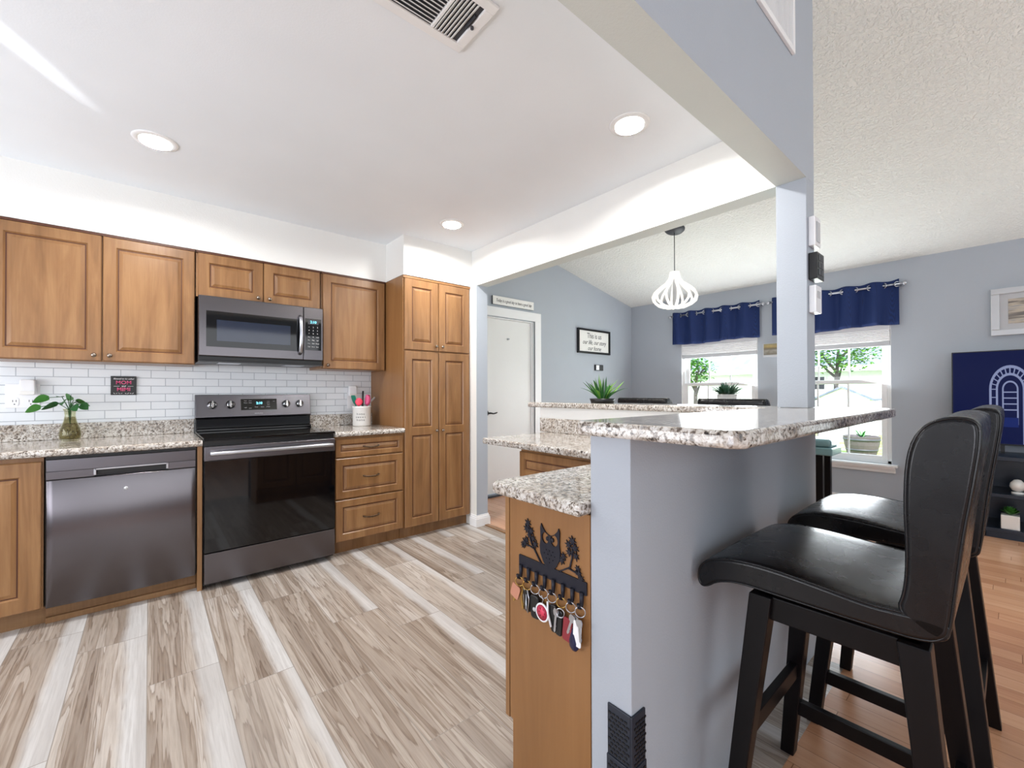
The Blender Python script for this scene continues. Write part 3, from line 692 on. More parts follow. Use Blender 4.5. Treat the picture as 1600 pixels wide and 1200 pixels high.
# what hangs on the hooks
M_tan = plain('tan_leather', (186, 128, 104), .6); M_red = plain('red_tag', (132, 38, 48), .45); M_brass = plain('brass', (196, 160, 92), .3, 1)
M_melon = plain('melon_pink', (214, 60, 90), .4); M_navyp = plain('navy_plastic', (22, 24, 62), .25)
XK = XR-.013
def ring3(mb, a, z, r, tilt=0, th=.0016, x=XK):
    pts = [(x+math.sin(tilt)*r*math.cos(t), -a-math.cos(tilt)*r*math.cos(t), z+r*math.sin(t)) for t in [2*PI*k/18 for k in range(18)]]
    mb.tube(pts, th, 6, closed=True); return mb
def tagp(a, z, w, h, rot, x, t=.003, r=.006, hole=True):
    """rounded tag hanging from (a, z)"""
    m = MB(); pts = round_poly([(-w/2, -h), (w/2, -h), (w/2, 0), (-w/2, 0)], r, 4); c, s_ = math.cos(rot), math.sin(rot)
    m.prism([(-(a+c*p-s_*q), z+s_*p+c*q) for p, q in pts], x-t/2, x+t/2, 'x'); return m
def key(a, z, L, rot, x):
    m = MB(); pts = [(0, 0)]; out = [(-.008, 0), (-.011, -.008), (-.008, -.018), (-.0035, -.02), (-.0035, -L), (0, -L-.004), (.003, -L), (.0045, -L+.006), (.003, -L+.01), (.0045, -L+.015), (.003, -L+.019), (.0035, -.02), (.008, -.018), (.011, -.008), (.008, 0)]
    c, s_ = math.cos(rot), math.sin(rot); m.prism([(-(a+c*p-s_*q), z+s_*p+c*q) for p, q in out], x-.001, x+.001, 'x'); return m
ZK = .622-.012
def bunch(i, label):
    t = thing('key_bunch', label, 'keys', (XK, -HK[i], ZK), 'keys on the owl rack'); obj('key_ring', ring3(MB(), HK[i], ZK+.002, .0135, .5), M_brass if i in (0, 1, 5) else M_steel, t); return t
a = HK[0]; t = bunch(0, 'key ring with a tan leather tag and brass keys on the first hook')
obj('leather_tag', tagp(a-.006, ZK-.010, .036, .042, -.35, XK-.005), M_tan, t)
for k, (dx, rt) in enumerate(((.004, .2), (.014, .05), (-.004, -.5))): obj('key', key(a+dx, ZK-.014, .06, rt, XK-.001+.003*k), M_brass if k != 1 else M_steel, t)
a = HK[1]; t = bunch(1, 'black key fob with a silver snap hook on the second hook')
m = tagp(a, ZK-.012, .026, .06, .1, XK, .010, .008); obj('fob', m, M_black, t, .002)
m = MB(); m.tube([(XK-.008, -(a+.01), ZK-.006), (XK-.009, -(a+.018), ZK-.03), (XK-.009, -(a+.012), ZK-.07), (XK-.008, -(a+.004), ZK-.06), (XK-.008, -(a+.006), ZK-.02)], .0022, 6); obj('snap_hook', m, M_steel, t)
a = HK[2]; t = bunch(2, 'broad black car key on the third hook')
obj('fob', tagp(a, ZK-.014, .036, .066, .08, XK, .012, .010), M_black, t, .003); obj('button', MB().lathe([(.006, 0), (.006, -.002), (0, -.002)], (XK-.006, -a-.004, ZK-.052), 'x', 12), M_lgrey, t)
a = HK[3]; t = bunch(3, 'round watermelon charm with white rim on the fourth hook')
m = MB().lathe([(.026, .002), (.026, -.002), (.022, -.0025), (.0215, -.0022)], (XK-.004, -a, ZK-.05), 'x', 28); obj('rim', m, M_plasw, t)
m = MB().lathe([(.0215, -.0022), (0, -.0024)], (XK-.004, -a, ZK-.05), 'x', 28); obj('face', m, M_melon, t)
m = MB()
for k in range(6): m.lathe([(.0022, 0), (0, -.001)], (XK-.0066, -a+.011*math.cos(k*1.05), ZK-.05+.011*math.sin(k*1.05)), 'x', 8)
obj('seeds', m, M_red, t)
m = MB(); m.tube([(XK-.004, -a, ZK-.024), (XK-.004, -a-.004, ZK-.012), (XK-.004, -a+.004, ZK-.004)], .0018, 6); obj('clasp', m, M_steel, t)
a = HK[4]; t = bunch(4, 'slim black remote with white strap on the fifth hook')
obj('fob', tagp(a+.004, ZK-.014, .030, .074, .15, XK, .010, .009), M_black, t, .002)
m = MB(); m.tube([(XK-.009, -(a-.008), ZK-.008), (XK-.010, -(a-.006), ZK-.04), (XK-.010, -(a+.006), ZK-.072)], .003, 6); obj('strap', m, M_plasw, t)
a = HK[5]; t = bunch(5, 'black fob with a grey blade key on the sixth hook')
obj('fob', tagp(a-.004, ZK-.020, .022, .070, -.08, XK, .009, .007), M_black, t, .002); obj('key', key(a-.012, ZK-.018, .062, -.12, XK-.007), M_steel, t); obj('split_ring', ring3(MB(), a+.003, ZK-.022, .012, .3, .0018, XK-.008), M_steel, t)
a = HK[6]; t = bunch(6, 'dark red tag and dark navy pendant on the seventh hook')
obj('red_tag', tagp(a-.004, ZK-.026, .030, .062, -.1, XK-.006, .004), M_red, t)
m = MB(); prof = [(.001, 0), (.008, -.004), (.012, -.015), (.0165, -.035), (.015, -.05), (.008, -.058), (.001, -.06)]; m.lathe(prof, (0, 0, 0), 'z', 16); m.xf(Matrix.Translation((XK-.004, -(a+.014), ZK-.045)) @ Matrix.Diagonal((.45, 1, 1, 1))); obj('pendant', m, M_navyp, t)
a = HK[7]; t = bunch(7, 'bunch of silver keys with a white tag on the last hook')
obj('white_tag', tagp(a-.002, ZK-.020, .026, .066, -.05, XK-.008, .002, .004), M_plasw, t)
for k, (dx, rt) in enumerate(((-.012, -.2), (-.018, -.35), (.004, .1))): obj('key', key(a+dx, ZK-.012, .055, rt, XK-.004-.0032*k), M_steel, t)

# ------------------------------------------------------------ bar stools
def inset(poly, d):
    n = len(poly); out = []
    for i in range(n):
        p = Vector(poly[i]); a = (p-Vector(poly[i-1])); b = (Vector(poly[(i+1) % n])-p)
        na = Vector((-a.y, a.x)).normalized(); nb = Vector((-b.y, b.x)).normalized(); q = (na+nb)
        q = q.normalized() if q.length > 1e-6 else na; out.append(tuple(p+q*d*min(1.6, 1/max(.5, q.dot(na)))))
    return out
def smooth_poly(pts, it=2):
    for _ in range(it):
        o_ = []
        for i in range(len(pts)):
            p, q = Vector(pts[i]), Vector(pts[(i+1) % len(pts)]); o_ += [tuple(p*.75+q*.25), tuple(p*.25+q*.75)]
        pts = o_
    return pts
def area2(p): return sum(p[i-1][0]*p[i][1]-p[i][0]*p[i-1][1] for i in range(len(p)))/2
def cushion(poly, hw, crown=0):
    """profile (y, z) swept across x with rolled side edges"""
    if area2(poly) < 0: poly = poly[::-1]
    m = MB(); rings = []
    st = [(-hw, .010), (-hw+.0015, .006), (-hw+.005, .002), (-hw+.018, .0)]; n = 8
    xs = st+[(-hw+.018+(2*hw-.036)*k/n, 0) for k in range(1, n)]+[(-x, d) for x, d in reversed(st)]
    for x, d in xs:
        pr_ = inset(poly, d) if d else poly
        bulge = crown*(1-(x/hw)**2)
        rings.append([(x, p[0], p[1]+bulge) for p in pr_])
    m.loft(rings, 0, True, True); return m
SP = [(-.195, .690), (-.10, .688), (.06, .688), (.16, .690), (.215, .676), (.243, .652), (.262, .650), (.272, .672), (.266, .708), (.235, .735), (.17, .752), (.08, .754), (-.02, .745), (-.10, .737), (-.14, .74), (-.215, .745), (-.222, .72)]
BP = [(-.140, .738), (-.153, .78), (-.157, .86), (-.153, .96), (-.158, 1.06), (-.178, 1.115), (-.215, 1.137), (-.258, 1.134), (-.264, 1.10), (-.252, 1.0), (-.238, .9), (-.228, .8), (-.222, .735), (-.216, .705), (-.19, .70)]
def leg_mb(top, bot, s0=.026, s1=.019):
    m = MB()
    def sq(c, s): return [(c[0]-s, c[1]-s, c[2]), (c[0]+s, c[1]-s, c[2]), (c[0]+s, c[1]+s, c[2]), (c[0]-s, c[1]+s, c[2])]
    m.loft([sq(bot, s1), sq(top, s0)], 0, False, True); return m
def make_stool(label):
    t = thing('bar_stool', label, 'bar stool', (0, 0, 0), 'black leather bar stools')
    hw = .232
    s = obj('seat', cushion(smooth_poly(SP, 2), hw, .004), M_leather, t)
    b = obj('backrest', cushion(smooth_poly(BP, 2), hw, 0), M_leather, t)
    for par, P in ((s, SP), (b, BP)):
        for sg in (-1, 1):
            q = smooth_poly(P, 2); q = q if area2(q) > 0 else q[::-1]; q = inset(q, .003)
            pts = [(sg*(hw-.004), p[0], p[1]) for p in q]; m = MB().tube(pts, .003, 5, closed=True); obj('piping', m, M_leather, par)
    m = MB().box(-.04, .04, -.05, .05, .664, .69); obj('swivel_plate', m, M_black, t)
    AX, AY0, AY1, z0, z1 = .185, -.175, .135, .605, .664
    m = MB(); th = .022
    m.box(-AX, -AX+th, AY0, AY1, z0, z1); m.box(AX-th, AX, AY0, AY1, z0, z1); m.box(-AX+th, AX-th, AY0, AY0+th, z0, z1); m.box(-AX+th, AX-th, AY1-th, AY1, z0, z1)
    m.box(-AX+th, AX-th, -.05, .03, z1-.02, z1)
    obj('apron', m, M_bwood, t, .003)
    foot = {}
    for sx in (-1, 1):
        for sy, y in ((-1, AY0), (1, AY1)):
            T = (sx*(AX-.012), y-sy*.012, .664); B = (sx*(AX+.04), y+sy*.055, 0); foot[(sx, sy)] = (Vector(T), Vector(B))
            obj('leg', leg_mb(T, B), M_bwood, t, .003)
    def at_(k, z): T, B = foot[k]; return B+(T-B)*(z/.664)
    def bar(k1, k2, z, hgt=.045, wd=.022):
        p, q = at_(k1, z), at_(k2, z); m = MB(); d_ = (q-p).normalized(); n_ = Vector((-d_.y, d_.x, 0))*wd/2; u_ = Vector((0, 0, hgt/2))
        m.loft([[p-n_-u_, p+n_-u_, p+n_+u_, p-n_+u_], [q-n_-u_, q+n_-u_, q+n_+u_, q-n_+u_]], 0, False, True); obj('stretcher', m, M_bwood, t, .002)
    bar((-1, 1), (1, 1), .30); bar((-1, -1), (1, -1), .22); bar((-1, -1), (-1, 1), .17); bar((1, -1), (1, 1), .17)
    return t
st1 = make_stool('black leather bar stool nearest the camera, at the open end of the bar')
st1.location = (1.152, -3.52, 0)
dup(st1, (1.82, -3.535, 0), 0, 'second black leather bar stool, between the first one and the bar end')
dup(st1, (3.14, -1.815, 0), -PI/2, 'black leather stool at the dining table nearer the framed sign, only its back top showing')
dup(st1, (3.14, -2.53, 0), -PI/2-.03, 'black leather stool at the dining table nearer the column, only its back top showing')

# ------------------------------------------------------------ on the counters and backsplash
o = thing('wall_plaque', 'small black plaque with pink lettering on the subway tile', 'sign', (-.368, -.0095, 1.236))
obj('board', MB().box(-.431, -.305, -.022, -.0095, 1.174, 1.298), M_black, o, .001)
for tx, z, s, mt_, sh, bo in (('Blessed to be called', 1.280, .0125, M_inkw, .25, .0002), ('MOM', 1.255, .033, M_pink, 0, .0004), ('and', 1.2325, .014, M_inkw, .2, .0003), ('MIMI', 1.210, .033, M_pink, 0, .0004)):
    text(tx, s, mt_, face_y(-.368, -.0226, z), o, shear=sh, bold=bo)
m = MB()
for sg in (-1, 1):
    m.box(-.368+sg*.034-.014, -.368+sg*.034+.014, -.0226, -.0221, 1.2305, 1.2325)
    for k in range(4): m.tube([(-.368+sg*(.006+.012*k), -.0224, 1.186-.004*(k % 2)), (-.368+sg*(.014+.012*k), -.0224, 1.1835+.004*(k % 2))], .0016, 5)
obj('flourish', m, M_inkw, o)
o = thing('outlet_plate', 'white double outlet plate on the tile left of the vase', 'outlet', (-.81, -.0095, 1.17))
obj('plate', MB().box(-.882, -.743, -.015, -.0095, 1.100, 1.242), M_plasw, o, .002)
for xx in (-.845, -.780):
    obj('receptacle', MB().prism(round_poly([(xx-.017, 1.112), (xx+.017, 1.112), (xx+.017, 1.162), (xx-.017, 1.162)], .012, 4), -.018, -.0145, 'y'), M_plasw, o)
    m = MB(); m.box(xx-.008, xx-.0055, -.0188, -.0178, 1.135, 1.147); m.box(xx+.0055, xx+.008, -.0188, -.0178, 1.135, 1.147); m.lathe([(.003, 0), (.003, -.001), (0, -.001)], (xx, -.0178, 1.122), 'y', 8); obj('slots', m, M_dgrey, o)
def plugin(x, z, lab):
    t = thing('night_light', lab, 'night light', (x, -.02, z))
    m = MB().prism(round_poly([(x-.034, z-.045), (x+.034, z-.045), (x+.03, z+.047), (x-.03, z+.047)], .012, 5), -.062, -.0195, 'y'); obj('housing', m, M_plasw, t, .006, 3)
    m = MB().prism(round_poly([(x-.031, z-.044), (x+.031, z-.044), (x+.030, z-.022), (x-.030, z-.022)], .006, 4), -.066, -.0605, 'y'); obj('diffuser', m, M_ceram, t, .002)
plugin(-.789, 1.222, 'white plug-in night light on the double outlet plate'); 
o = thing('outlet_plate', 'white outlet plate behind the utensil crock', 'outlet', (1.13, -.0095, 1.13))
obj('plate', MB().box(1.095, 1.167, -.015, -.0095, 1.045, 1.19), M_plasw, o, .002); obj('receptacle', MB().prism(round_poly([(1.114, 1.06), (1.148, 1.06), (1.148, 1.11), (1.114, 1.11)], .012, 4), -.018, -.0145, 'y'), M_plasw, o)
plugin(1.131, 1.20, 'white plug-in night light above the utensil crock')
# vase with pothos cuttings
def blade(m, base, tip, w, droop=0, n=6, up=None, mi=0):
    base, tip = Vector(base), Vector(tip); d = tip-base; side = d.cross(Vector((0, 0, 1))); side = side.normalized() if side.length > 1e-5 else Vector((1, 0, 0))
    if up is not None: side = up
    vs = []; fs = []
    for i in range(n+1):
        t = i/n; c = base+d*t+Vector((0, 0, -droop*t*t+droop*.6*math.sin(PI*t))); ww = w*math.sin(PI*min(1, .12+t*.88))**.8
        vs += [c-side*ww/2, c+Vector((0, 0, -.12*ww)), c+side*ww/2]
    for i in range(n): k = 3*i; fs += [(k, k+1, k+4, k+3), (k+1, k+2, k+5, k+4)]
    m.add(vs, fs, mi, True); return m
v = thing('bud_vase', 'bulbous glass vase with murky water and pothos cuttings', 'vase', (-.60, -.17, .9022))
pr_ = [(.001, .0), (.036, .0), (.046, .012), (.050, .035), (.044, .075), (.030, .115), (.024, .15), (.026, .175), (.033, .19), (.031, .19), (.024, .174), (.022, .15), (.028, .113), (.042, .074), (.047, .035), (.043, .013), (.001, .006)]
obj('glass_body', MB().lathe([(r_, h) for r_, h in pr_], (-.60, -.17, .9026), 'z', 28, cap=False), M_vase, v)
obj('water', MB().lathe([(.001, .007), (.042, .014), (.046, .035), (.041, .073), (.0275, .112), (.0225, .142), (.001, .142)], (-.60, -.17, .9026), 'z', 24), M_water, v)
random.seed(5)
pc0 = Vector((-.60, -.17, 1.06))
stems = [(-.10, .02, .10), (-.06, -.02, .06), (.035, .02, .075), (.05, -.03, .055), (0, .02, .11), (-.02, -.05, .085), (-.13, -.01, .045), (.02, -.06, .05)]
stm = MB(); lv = MB(); lv2 = MB()
for i, (dx, dy, dz) in enumerate(stems):
    e = pc0+Vector((dx, dy, dz)); mid = pc0+Vector((dx*.35, dy*.35, dz*.75+.03)); stm.tube([pc0+Vector((0, 0, -.06)), pc0+Vector((dx*.06, dy*.06, .03)), mid, e], .0022, 6)
    ang = math.atan2(dy, dx)+random.uniform(-.4, .4); L = random.uniform(.046, .062)
    blade(lv if i % 2 else lv2, e-Vector((math.cos(ang), math.sin(ang), 0))*.012, e+Vector((math.cos(ang)*L, math.sin(ang)*L, -.018)), .048, .010, 7, Vector((-math.sin(ang)*.7, math.cos(ang)*.3, .75)).normalized())
    if i % 3 == 0: blade(lv, mid, mid+Vector((math.cos(ang+1.4)*.045, math.sin(ang+1.4)*.045, .006)), .036, .008, 6)
obj('stems', stm, M_green2, v); obj('leaves', lv, M_green2, v); obj('pale_leaves', lv2, M_green, v)
# utensil crock
c = thing('utensil_crock', 'white ceramic utensil crock with three lines of lettering', 'crock', (1.155, -.20, .9022))
obj('crock_body', MB().lathe([(.001, 0), (.070, 0), (.075, .006), (.075, .155), (.078, .158), (.078, .168), (.071, .168), (.070, .012), (.001, .010)], (1.155, -.20, .9022), 'z', 36, cap=False), M_ceram, c)
for k, tx in enumerate(('home', 'sweet', 'home')):
    for j, ch in enumerate(tx):
        n_ = len(tx); aa = -PI/2-.5+(j-(n_-1)/2)*.24
        mm_ = Matrix.Translation((1.155+.0754*math.cos(aa), -.20+.0754*math.sin(aa), 1.005-.025*k)) @ Matrix.Rotation(aa+PI/2, 4, 'Z') @ Matrix.Rotation(PI/2, 4, 'X')
        text(ch, .024, M_ink, mm_, c, depth=.0003)
def utensil(name, lab, base, tip, head, mh, mhd, r=.006):
    base, tip = Vector(base), Vector(tip); t = thing(name, lab, 'utensil', tuple(base), 'utensils in the crock')
    obj('handle', MB().tube([base, base.lerp(tip, .5), tip], r, 8), mhd, t)
    if head:
        m = MB(); kind, w, L, th = head; prof = []
        d = (tip-base).normalized(); q = d.to_track_quat('Z', 'Y').to_matrix().to_4x4(); rr = []
        for i in range(9):
            s = i/8; ww = w*(math.sin(PI*(.1+.85*s))**.6 if kind == 'spoon' else (.55+.45*min(1, s*2.2) if s < .95 else .8)); rr.append([(ww/2*math.cos(2*PI*k/14), th/2*math.sin(2*PI*k/14), L*s) for k in range(14)])
        m.loft(rr); m.xf(Matrix.Translation(tip-d*.01) @ Matrix.Rotation(.5, 4, 'Z') @ q); obj('head', m, mh, t)
b0 = Vector((1.155, -.20, .925))
M_teal = plain('teal_silicone', (18, 130, 104), .4); M_coral = plain('coral_silicone', (232, 70, 96), .4); M_rose = plain('rose_silicone', (214, 84, 132), .4)
utensil('spatula', 'teal green spatula leaning out of the crock', b0+Vector((.0, .03, 0)), (1.108, -.160, 1.10), ('spat', .062, .075, .010), M_teal, M_teal)
utensil('cooking_spoon', 'coral red spoon head just above the crock rim', b0+Vector((-.035, -.03, 0)), (1.118, -.232, 1.088), ('spoon', .062, .062, .03), M_coral, M_coral)
utensil('cooking_spoon', 'rose pink ladle head above the crock rim', b0+Vector((.02, -.025, 0)), (1.192, -.228, 1.092), ('spoon', .058, .085, .04), M_rose, M_rose)
utensil('turner', 'black turner handle standing upright in the crock', b0+Vector((-.005, -.015, 0)), (1.160, -.215, 1.20), None, None, M_black, .0075)
utensil('whisk', 'grey-handled utensil leaning over the crock rim to the pantry', Vector((1.098, -.182, .965)), (1.278, -.180, 1.143), None, None, M_lgrey, .009)

# ------------------------------------------------------------ ceiling fittings
def downlight(x, y, lab, pw=13.5):
    t = thing('recessed_light', lab, 'ceiling light', (x, y, ZC), 'recessed kitchen lights')
    obj('trim_ring', MB().lathe([(.066, -.001), (.068, -.006), (.092, -.004), (.094, -.0005), (.066, -.0005)], (x, y, ZC), 'z', 36, cap=False), M_trim, t)
    obj('lens', MB().lathe([(.067, -.0005), (.067, -.004), (0, -.0042)], (x, y, ZC), 'z', 32), M_lamp, t)
    l = area('recessed_lamp', (x, y, ZC-.012), (x, y, 0), .13, .13, pw, (1, .98, .95), 'DISK', math.radians(165)); l.visible_camera = True
gl = bpy.data.lights.new('ceiling_streak_spot', 'SPOT'); gl.energy = 70; gl.spot_size = math.radians(21); gl.spot_blend = .8; gl.shadow_soft_size = .01; gl.color = (.93, .96, 1)  # added spot out of view, draws the bright streak on the ceiling
go = bpy.data.objects.new('ceiling_streak_spot', gl); COL.objects.link(go); go.location = (-1.9, -1.9, .95)
dv = (Vector((-.62, -1.50, ZC))-go.location).normalized(); along = Vector((.5, .85, 0)); along = (along-dv*along.dot(dv)).normalized()
go.matrix_world = Matrix((along, (-dv).cross(along), -dv)).transposed().to_4x4(); go.location = (-1.9, -1.9, .95); go.scale = (1, .12, 1)
downlight(-.217, -1.037, 'glowing recessed ceiling light above the dishwasher')
downlight(1.50, -1.09, 'small glowing recessed ceiling light in front of the pantry soffit')
downlight(1.50, -2.648, 'glowing recessed ceiling light near the bar header')
t = thing('ceiling_vent', 'white rectangular air register with three louvre banks in the kitchen ceiling', 'vent', (.42, -2.62, ZC))
VX0, VX1, VY0, VY1 = .205, .640, -2.735, -2.495
m = MB(); zt = ZC-.0005
m.box(VX0, VX1, VY0, VY0+.034, zt-.010, zt); m.box(VX0, VX1, VY1-.034, VY1, zt-.010, zt); m.box(VX0, VX0+.034, VY0+.034, VY1-.034, zt-.010, zt); m.box(VX1-.034, VX1, VY0+.034, VY1-.034, zt-.010, zt)
for xx in (.335, .505): m.box(xx-.006, xx+.006, VY0+.034, VY1-.034, zt-.010, zt)
obj('vent_frame', m, M_trim, t, .003); obj('duct', MB().box(VX0+.03, VX1-.03, VY0+.03, VY1-.03, zt-.002, zt), M_dgrey, t)
def slats(a0, a1, b0, b1, n, along):
    m = MB()
    for k in range(n):
        c_ = (b0+(b1-b0)*(k+.5)/n)
        if along == 'x': m.prism([(c_-.006, zt-.009), (c_-.005, zt-.010), (c_+.005, zt-.003), (c_+.004, zt-.002)], a0, a1, 'x')
        else: m.prism([(c_-.006, zt-.009), (c_-.005, zt-.010), (c_+.005, zt-.003), (c_+.004, zt-.002)], a0, a1, 'y')
    return m
obj('louvre_bank', slats(VY0+.036, VY1-.036, .242, .327, 6, 'y'), M_trim, t); obj('louvre_bank', slats(.343, .497, VY0+.036, VY1-.036, 11, 'x'), M_trim, t); obj('louvre_bank', slats(VY0+.036, VY1-.036, .513, .590, 6, 'y'), M_trim, t)
m = MB().box(.594, .598, -2.66, -2.60, zt-.011, zt-.002); m.lathe([(.006, 0), (.006, -.008), (0, -.009)], (.610, -2.62, zt-.009), 'z', 10); obj('damper_lever', m, M_dgrey, t)
t = thing('return_grille', 'white wall grille high on the grey header wall', 'vent', (1.62, YL, 2.8))
m = MB(); y1 = YL-.0005; GX0, GX1, GZ0, GZ1 = 1.42, 1.805, 2.582, 2.98
m.box(GX0, GX1, y1-.012, y1, GZ0, GZ0+.025); m.box(GX0, GX1, y1-.012, y1, GZ1-.025, GZ1); m.box(GX0, GX0+.025, y1-.012, y1, GZ0+.025, GZ1-.025); m.box(GX1-.025, GX1, y1-.012, y1, GZ0+.025, GZ1-.025)
obj('vent_frame', m, M_trim, t, .002); obj('duct', MB().box(GX0+.02, GX1-.02, y1-.002, y1, GZ0+.02, GZ1-.02), M_dgrey, t)
m = MB()
for k in range(26): xx = GX0+.03+k*(GX1-GX0-.06)/25; m.box(xx-.003, xx+.003, y1-.009, y1-.002, GZ0+.025, GZ1-.025)
obj('louvres', m, M_trim, t)
# switches on the column
def switch(lab, x0, x1, z0, z1, dpt, mat_, face_mat, nm, cat):
    t = thing(nm, lab, cat, ((x0+x1)/2, YL, (z0+z1)/2)); y1 = YL-.0005
    obj('housing', MB().box(x0, x1, y1-dpt, y1, z0, z1), mat_, t, .003)
    return t, y1-dpt
t, yy = switch('white wall switch box, topmost of the three on the column', 2.0, 2.083, 1.832, 1.962, .026, M_plasw, None, 'wall_switch', 'switch')
obj('buttons', MB().box(2.018, 2.065, yy-.003, yy-.0005, 1.85, 1.94), M_lgrey, t, .001)
t, yy = switch('black remote box between the two white switches on the column', 1.998, 2.10, 1.682, 1.800, .034, M_black, None, 'wall_remote', 'remote')
m = MB()
for i in range(2):
    for j in range(3): m.box(2.012+.04*i, 2.044+.04*i, yy-.002, yy-.0005, 1.70+.032*j, 1.725+.032*j)
obj('buttons', m, M_dgrey, t, .001)
t, yy = switch('white thermostat box, lowest of the three on the column', 2.0, 2.085, 1.535, 1.655, .028, M_plasw, None, 'thermostat', 'thermostat')
obj('buttons', MB().box(2.02, 2.06, yy-.002, yy-.0005, 1.60, 1.63), M_lgrey, t)

# ------------------------------------------------------------ dining corner
t = thing('wall_sign', 'long white sign board with script lettering above the white door', 'sign', (3.04, 0, 2.24))
obj('board', MB().box(2.72, 3.355, -.022, -.0005, 2.187, 2.285, 0, {'-x': 1, 'bottom': 1}), [M_ceram, M_dgrey], t, .001); text('Today is a good day to have a good day', .052, M_ink, face_y(3.04, -.0226, 2.236), t, shear=.35, sx=.66)
t = thing('framed_sign', 'black framed white sign with lettering on the dining wall', 'sign', (4.52, 0, 1.89))
FX0, FX1, FZ0, FZ1 = 4.172, 4.876, 1.72, 2.058
m = MB(); fw = .026
m.box(FX0, FX1, -.032, -.0005, FZ0, FZ0+fw); m.box(FX0, FX1, -.032, -.0005, FZ1-fw, FZ1); m.box(FX0, FX0+fw, -.032, -.0005, FZ0+fw, FZ1-fw); m.box(FX1-fw, FX1, -.032, -.0005, FZ0+fw, FZ1-fw)
obj('frame', m, M_black, t, .002); bd = obj('board', MB().box(FX0+fw, FX1-fw, -.014, -.0005, FZ0+fw, FZ1-fw), M_ceram, t)
text('This is us', .105, M_ink, face_y(4.53, -.0146, 1.966), t, sx=.8); text('our life, our story', .088, M_ink, face_y(4.53, -.0146, 1.876), t, shear=.4, sx=.8); text('our home', .085, M_ink, face_y(4.53, -.0146, 1.793), t, shear=.4, sx=.85)
t = thing('thermostat', 'small black and white thermostat under the framed sign', 'thermostat', (4.63, 0, 1.53))
obj('housing', MB().box(4.545, 4.72, -.022, -.0005, 1.49, 1.572), M_black, t, .003); obj('white_panel', MB().box(4.56, 4.625, -.0235, -.0215, 1.497, 1.565), M_plasw, t)
# pendant
PX, PY = 3.80, -1.615; zc = vault(PX); sl = math.atan(.208)
t = thing('pendant_lamp', 'pendant lamp with a globe of glowing curved ribs over the dining table', 'pendant lamp', (PX, PY, 2.03))
m = MB().lathe([(.10, -.002), (.10, -.012), (.085, -.03), (.06, -.042), (.012, -.046), (.0, -.046)], (0, 0, 0), 'z', 28); m.xf(Matrix.Translation((PX, PY, zc)) @ Matrix.Rotation(sl, 4, 'Y')); obj('canopy', m, M_dgrey, t)
obj('cord', MB().tube([(PX, PY, zc-.03), (PX, PY, 2.39)], .004, 8), M_dgrey, t)
obj('hub', MB().lathe([(.0, .36), (.016, .36), (.018, .33), (.018, .02), (.03, .012), (.03, .0), (0, 0)], (PX, PY, 2.03), 'z', 16), M_steel, t)
prof = [(.036, 2.392), (.040, 2.36), (.052, 2.32), (.085, 2.275), (.140, 2.235), (.190, 2.190), (.212, 2.145), (.200, 2.10), (.160, 2.066), (.110, 2.046), (.060, 2.038), (.03, 2.038)]
for k in range(12):
    an = 2*PI*k/12+.13; m = MB().tube([(PX+r_*math.cos(an), PY+r_*math.sin(an), z_) for r_, z_ in prof], .0125, 8); obj('rib', m, M_led, t)
l = bpy.data.lights.new('pendant_glow', 'POINT'); l.energy = 12; l.color = (1, .95, .87); l.shadow_soft_size = .15; lo = bpy.data.objects.new('pendant_glow', l); COL.objects.link(lo); lo.location = (PX, PY, 2.0)
# table
t = thing('dining_table', 'dark counter-height dining table under the pendant lamp', 'table', (3.76, -2.08, 0))
obj('tabletop', MB().prism(round_poly([(3.27, -2.71), (4.22, -2.71), (4.22, -1.45), (3.27, -1.45)], .05), .875, .912, 'z'), M_bwood, t, .006)
obj('apron', MB().box(3.62, 3.90, -2.30, -1.86, .80, .875), M_bwood, t, .003)
obj('pedestal', MB().lathe([(.10, .08), (.075, .14), (.06, .25), (.055, .55), (.075, .70), (.11, .80)], (3.76, -2.08, 0), 'z', 20), M_bwood, t)
obj('base', MB().lathe([(.001, 0), (.27, 0), (.27, .035), (.12, .08), (.001, .08)], (3.76, -2.08, 0), 'z', 28), M_bwood, t)
def tuft(name, lab, c, pot, n, hmin, hmax, spread, w, mats_, seed, droop=.03):
    random.seed(seed); t = thing(name, lab, 'plant', c)
    pr0, pr1, ph, pm = pot
    obj('pot', MB().lathe([(.001, 0), (pr0, 0), (pr1, ph), (pr1*.92, ph), (pr1*.86, ph-.012), (.001, ph-.012)], c, 'z', 24), pm, t)
    ms = [MB() for _ in mats_]
    for k in range(n):
        an = random.uniform(0, 2*PI); tl = random.random()**.7*spread; L = random.uniform(hmin, hmax); b_ = Vector(c)+Vector((math.cos(an)*pr1*.35*random.random(), math.sin(an)*pr1*.35*random.random(), ph-.012))
        e = b_+Vector((math.cos(an)*math.sin(tl), math.sin(an)*math.sin(tl), math.cos(tl)))*L
        blade(ms[k % len(ms)], b_, e, w*random.uniform(.7, 1.2), droop*random.random()*math.sin(tl), 6, Vector((-math.sin(an+.6), math.cos(an+.6), .1)).normalized())
    for mm, mt_ in zip(ms, mats_): obj('leaves', mm, mt_, t)
    return t
tuft('potted_palm', 'small spiky green plant in a low dark pot on the raised bar top', (2.10, -2.02, 1.1112), (.075, .085, .03, M_black), 46, .12, .19, 1.0, .016, [M_green2, M_green3, M_green], 3, .03)
tuft('table_plant', 'bushy sage green plant in a tall white vase on the dining table', (3.80, -2.12, .9122), (.06, .085, .25, M_ceram), 120, .08, .16, 1.35, .02, [M_sage, M_green2, M_sage], 8, .02)
t = thing('padded_stool', 'dark-legged stool with a pale teal cushion by the window beyond the bar', 'stool', (4.78, -2.52, 0))
M_tealc = plain('pale_teal_vinyl', (120, 158, 164), .35)
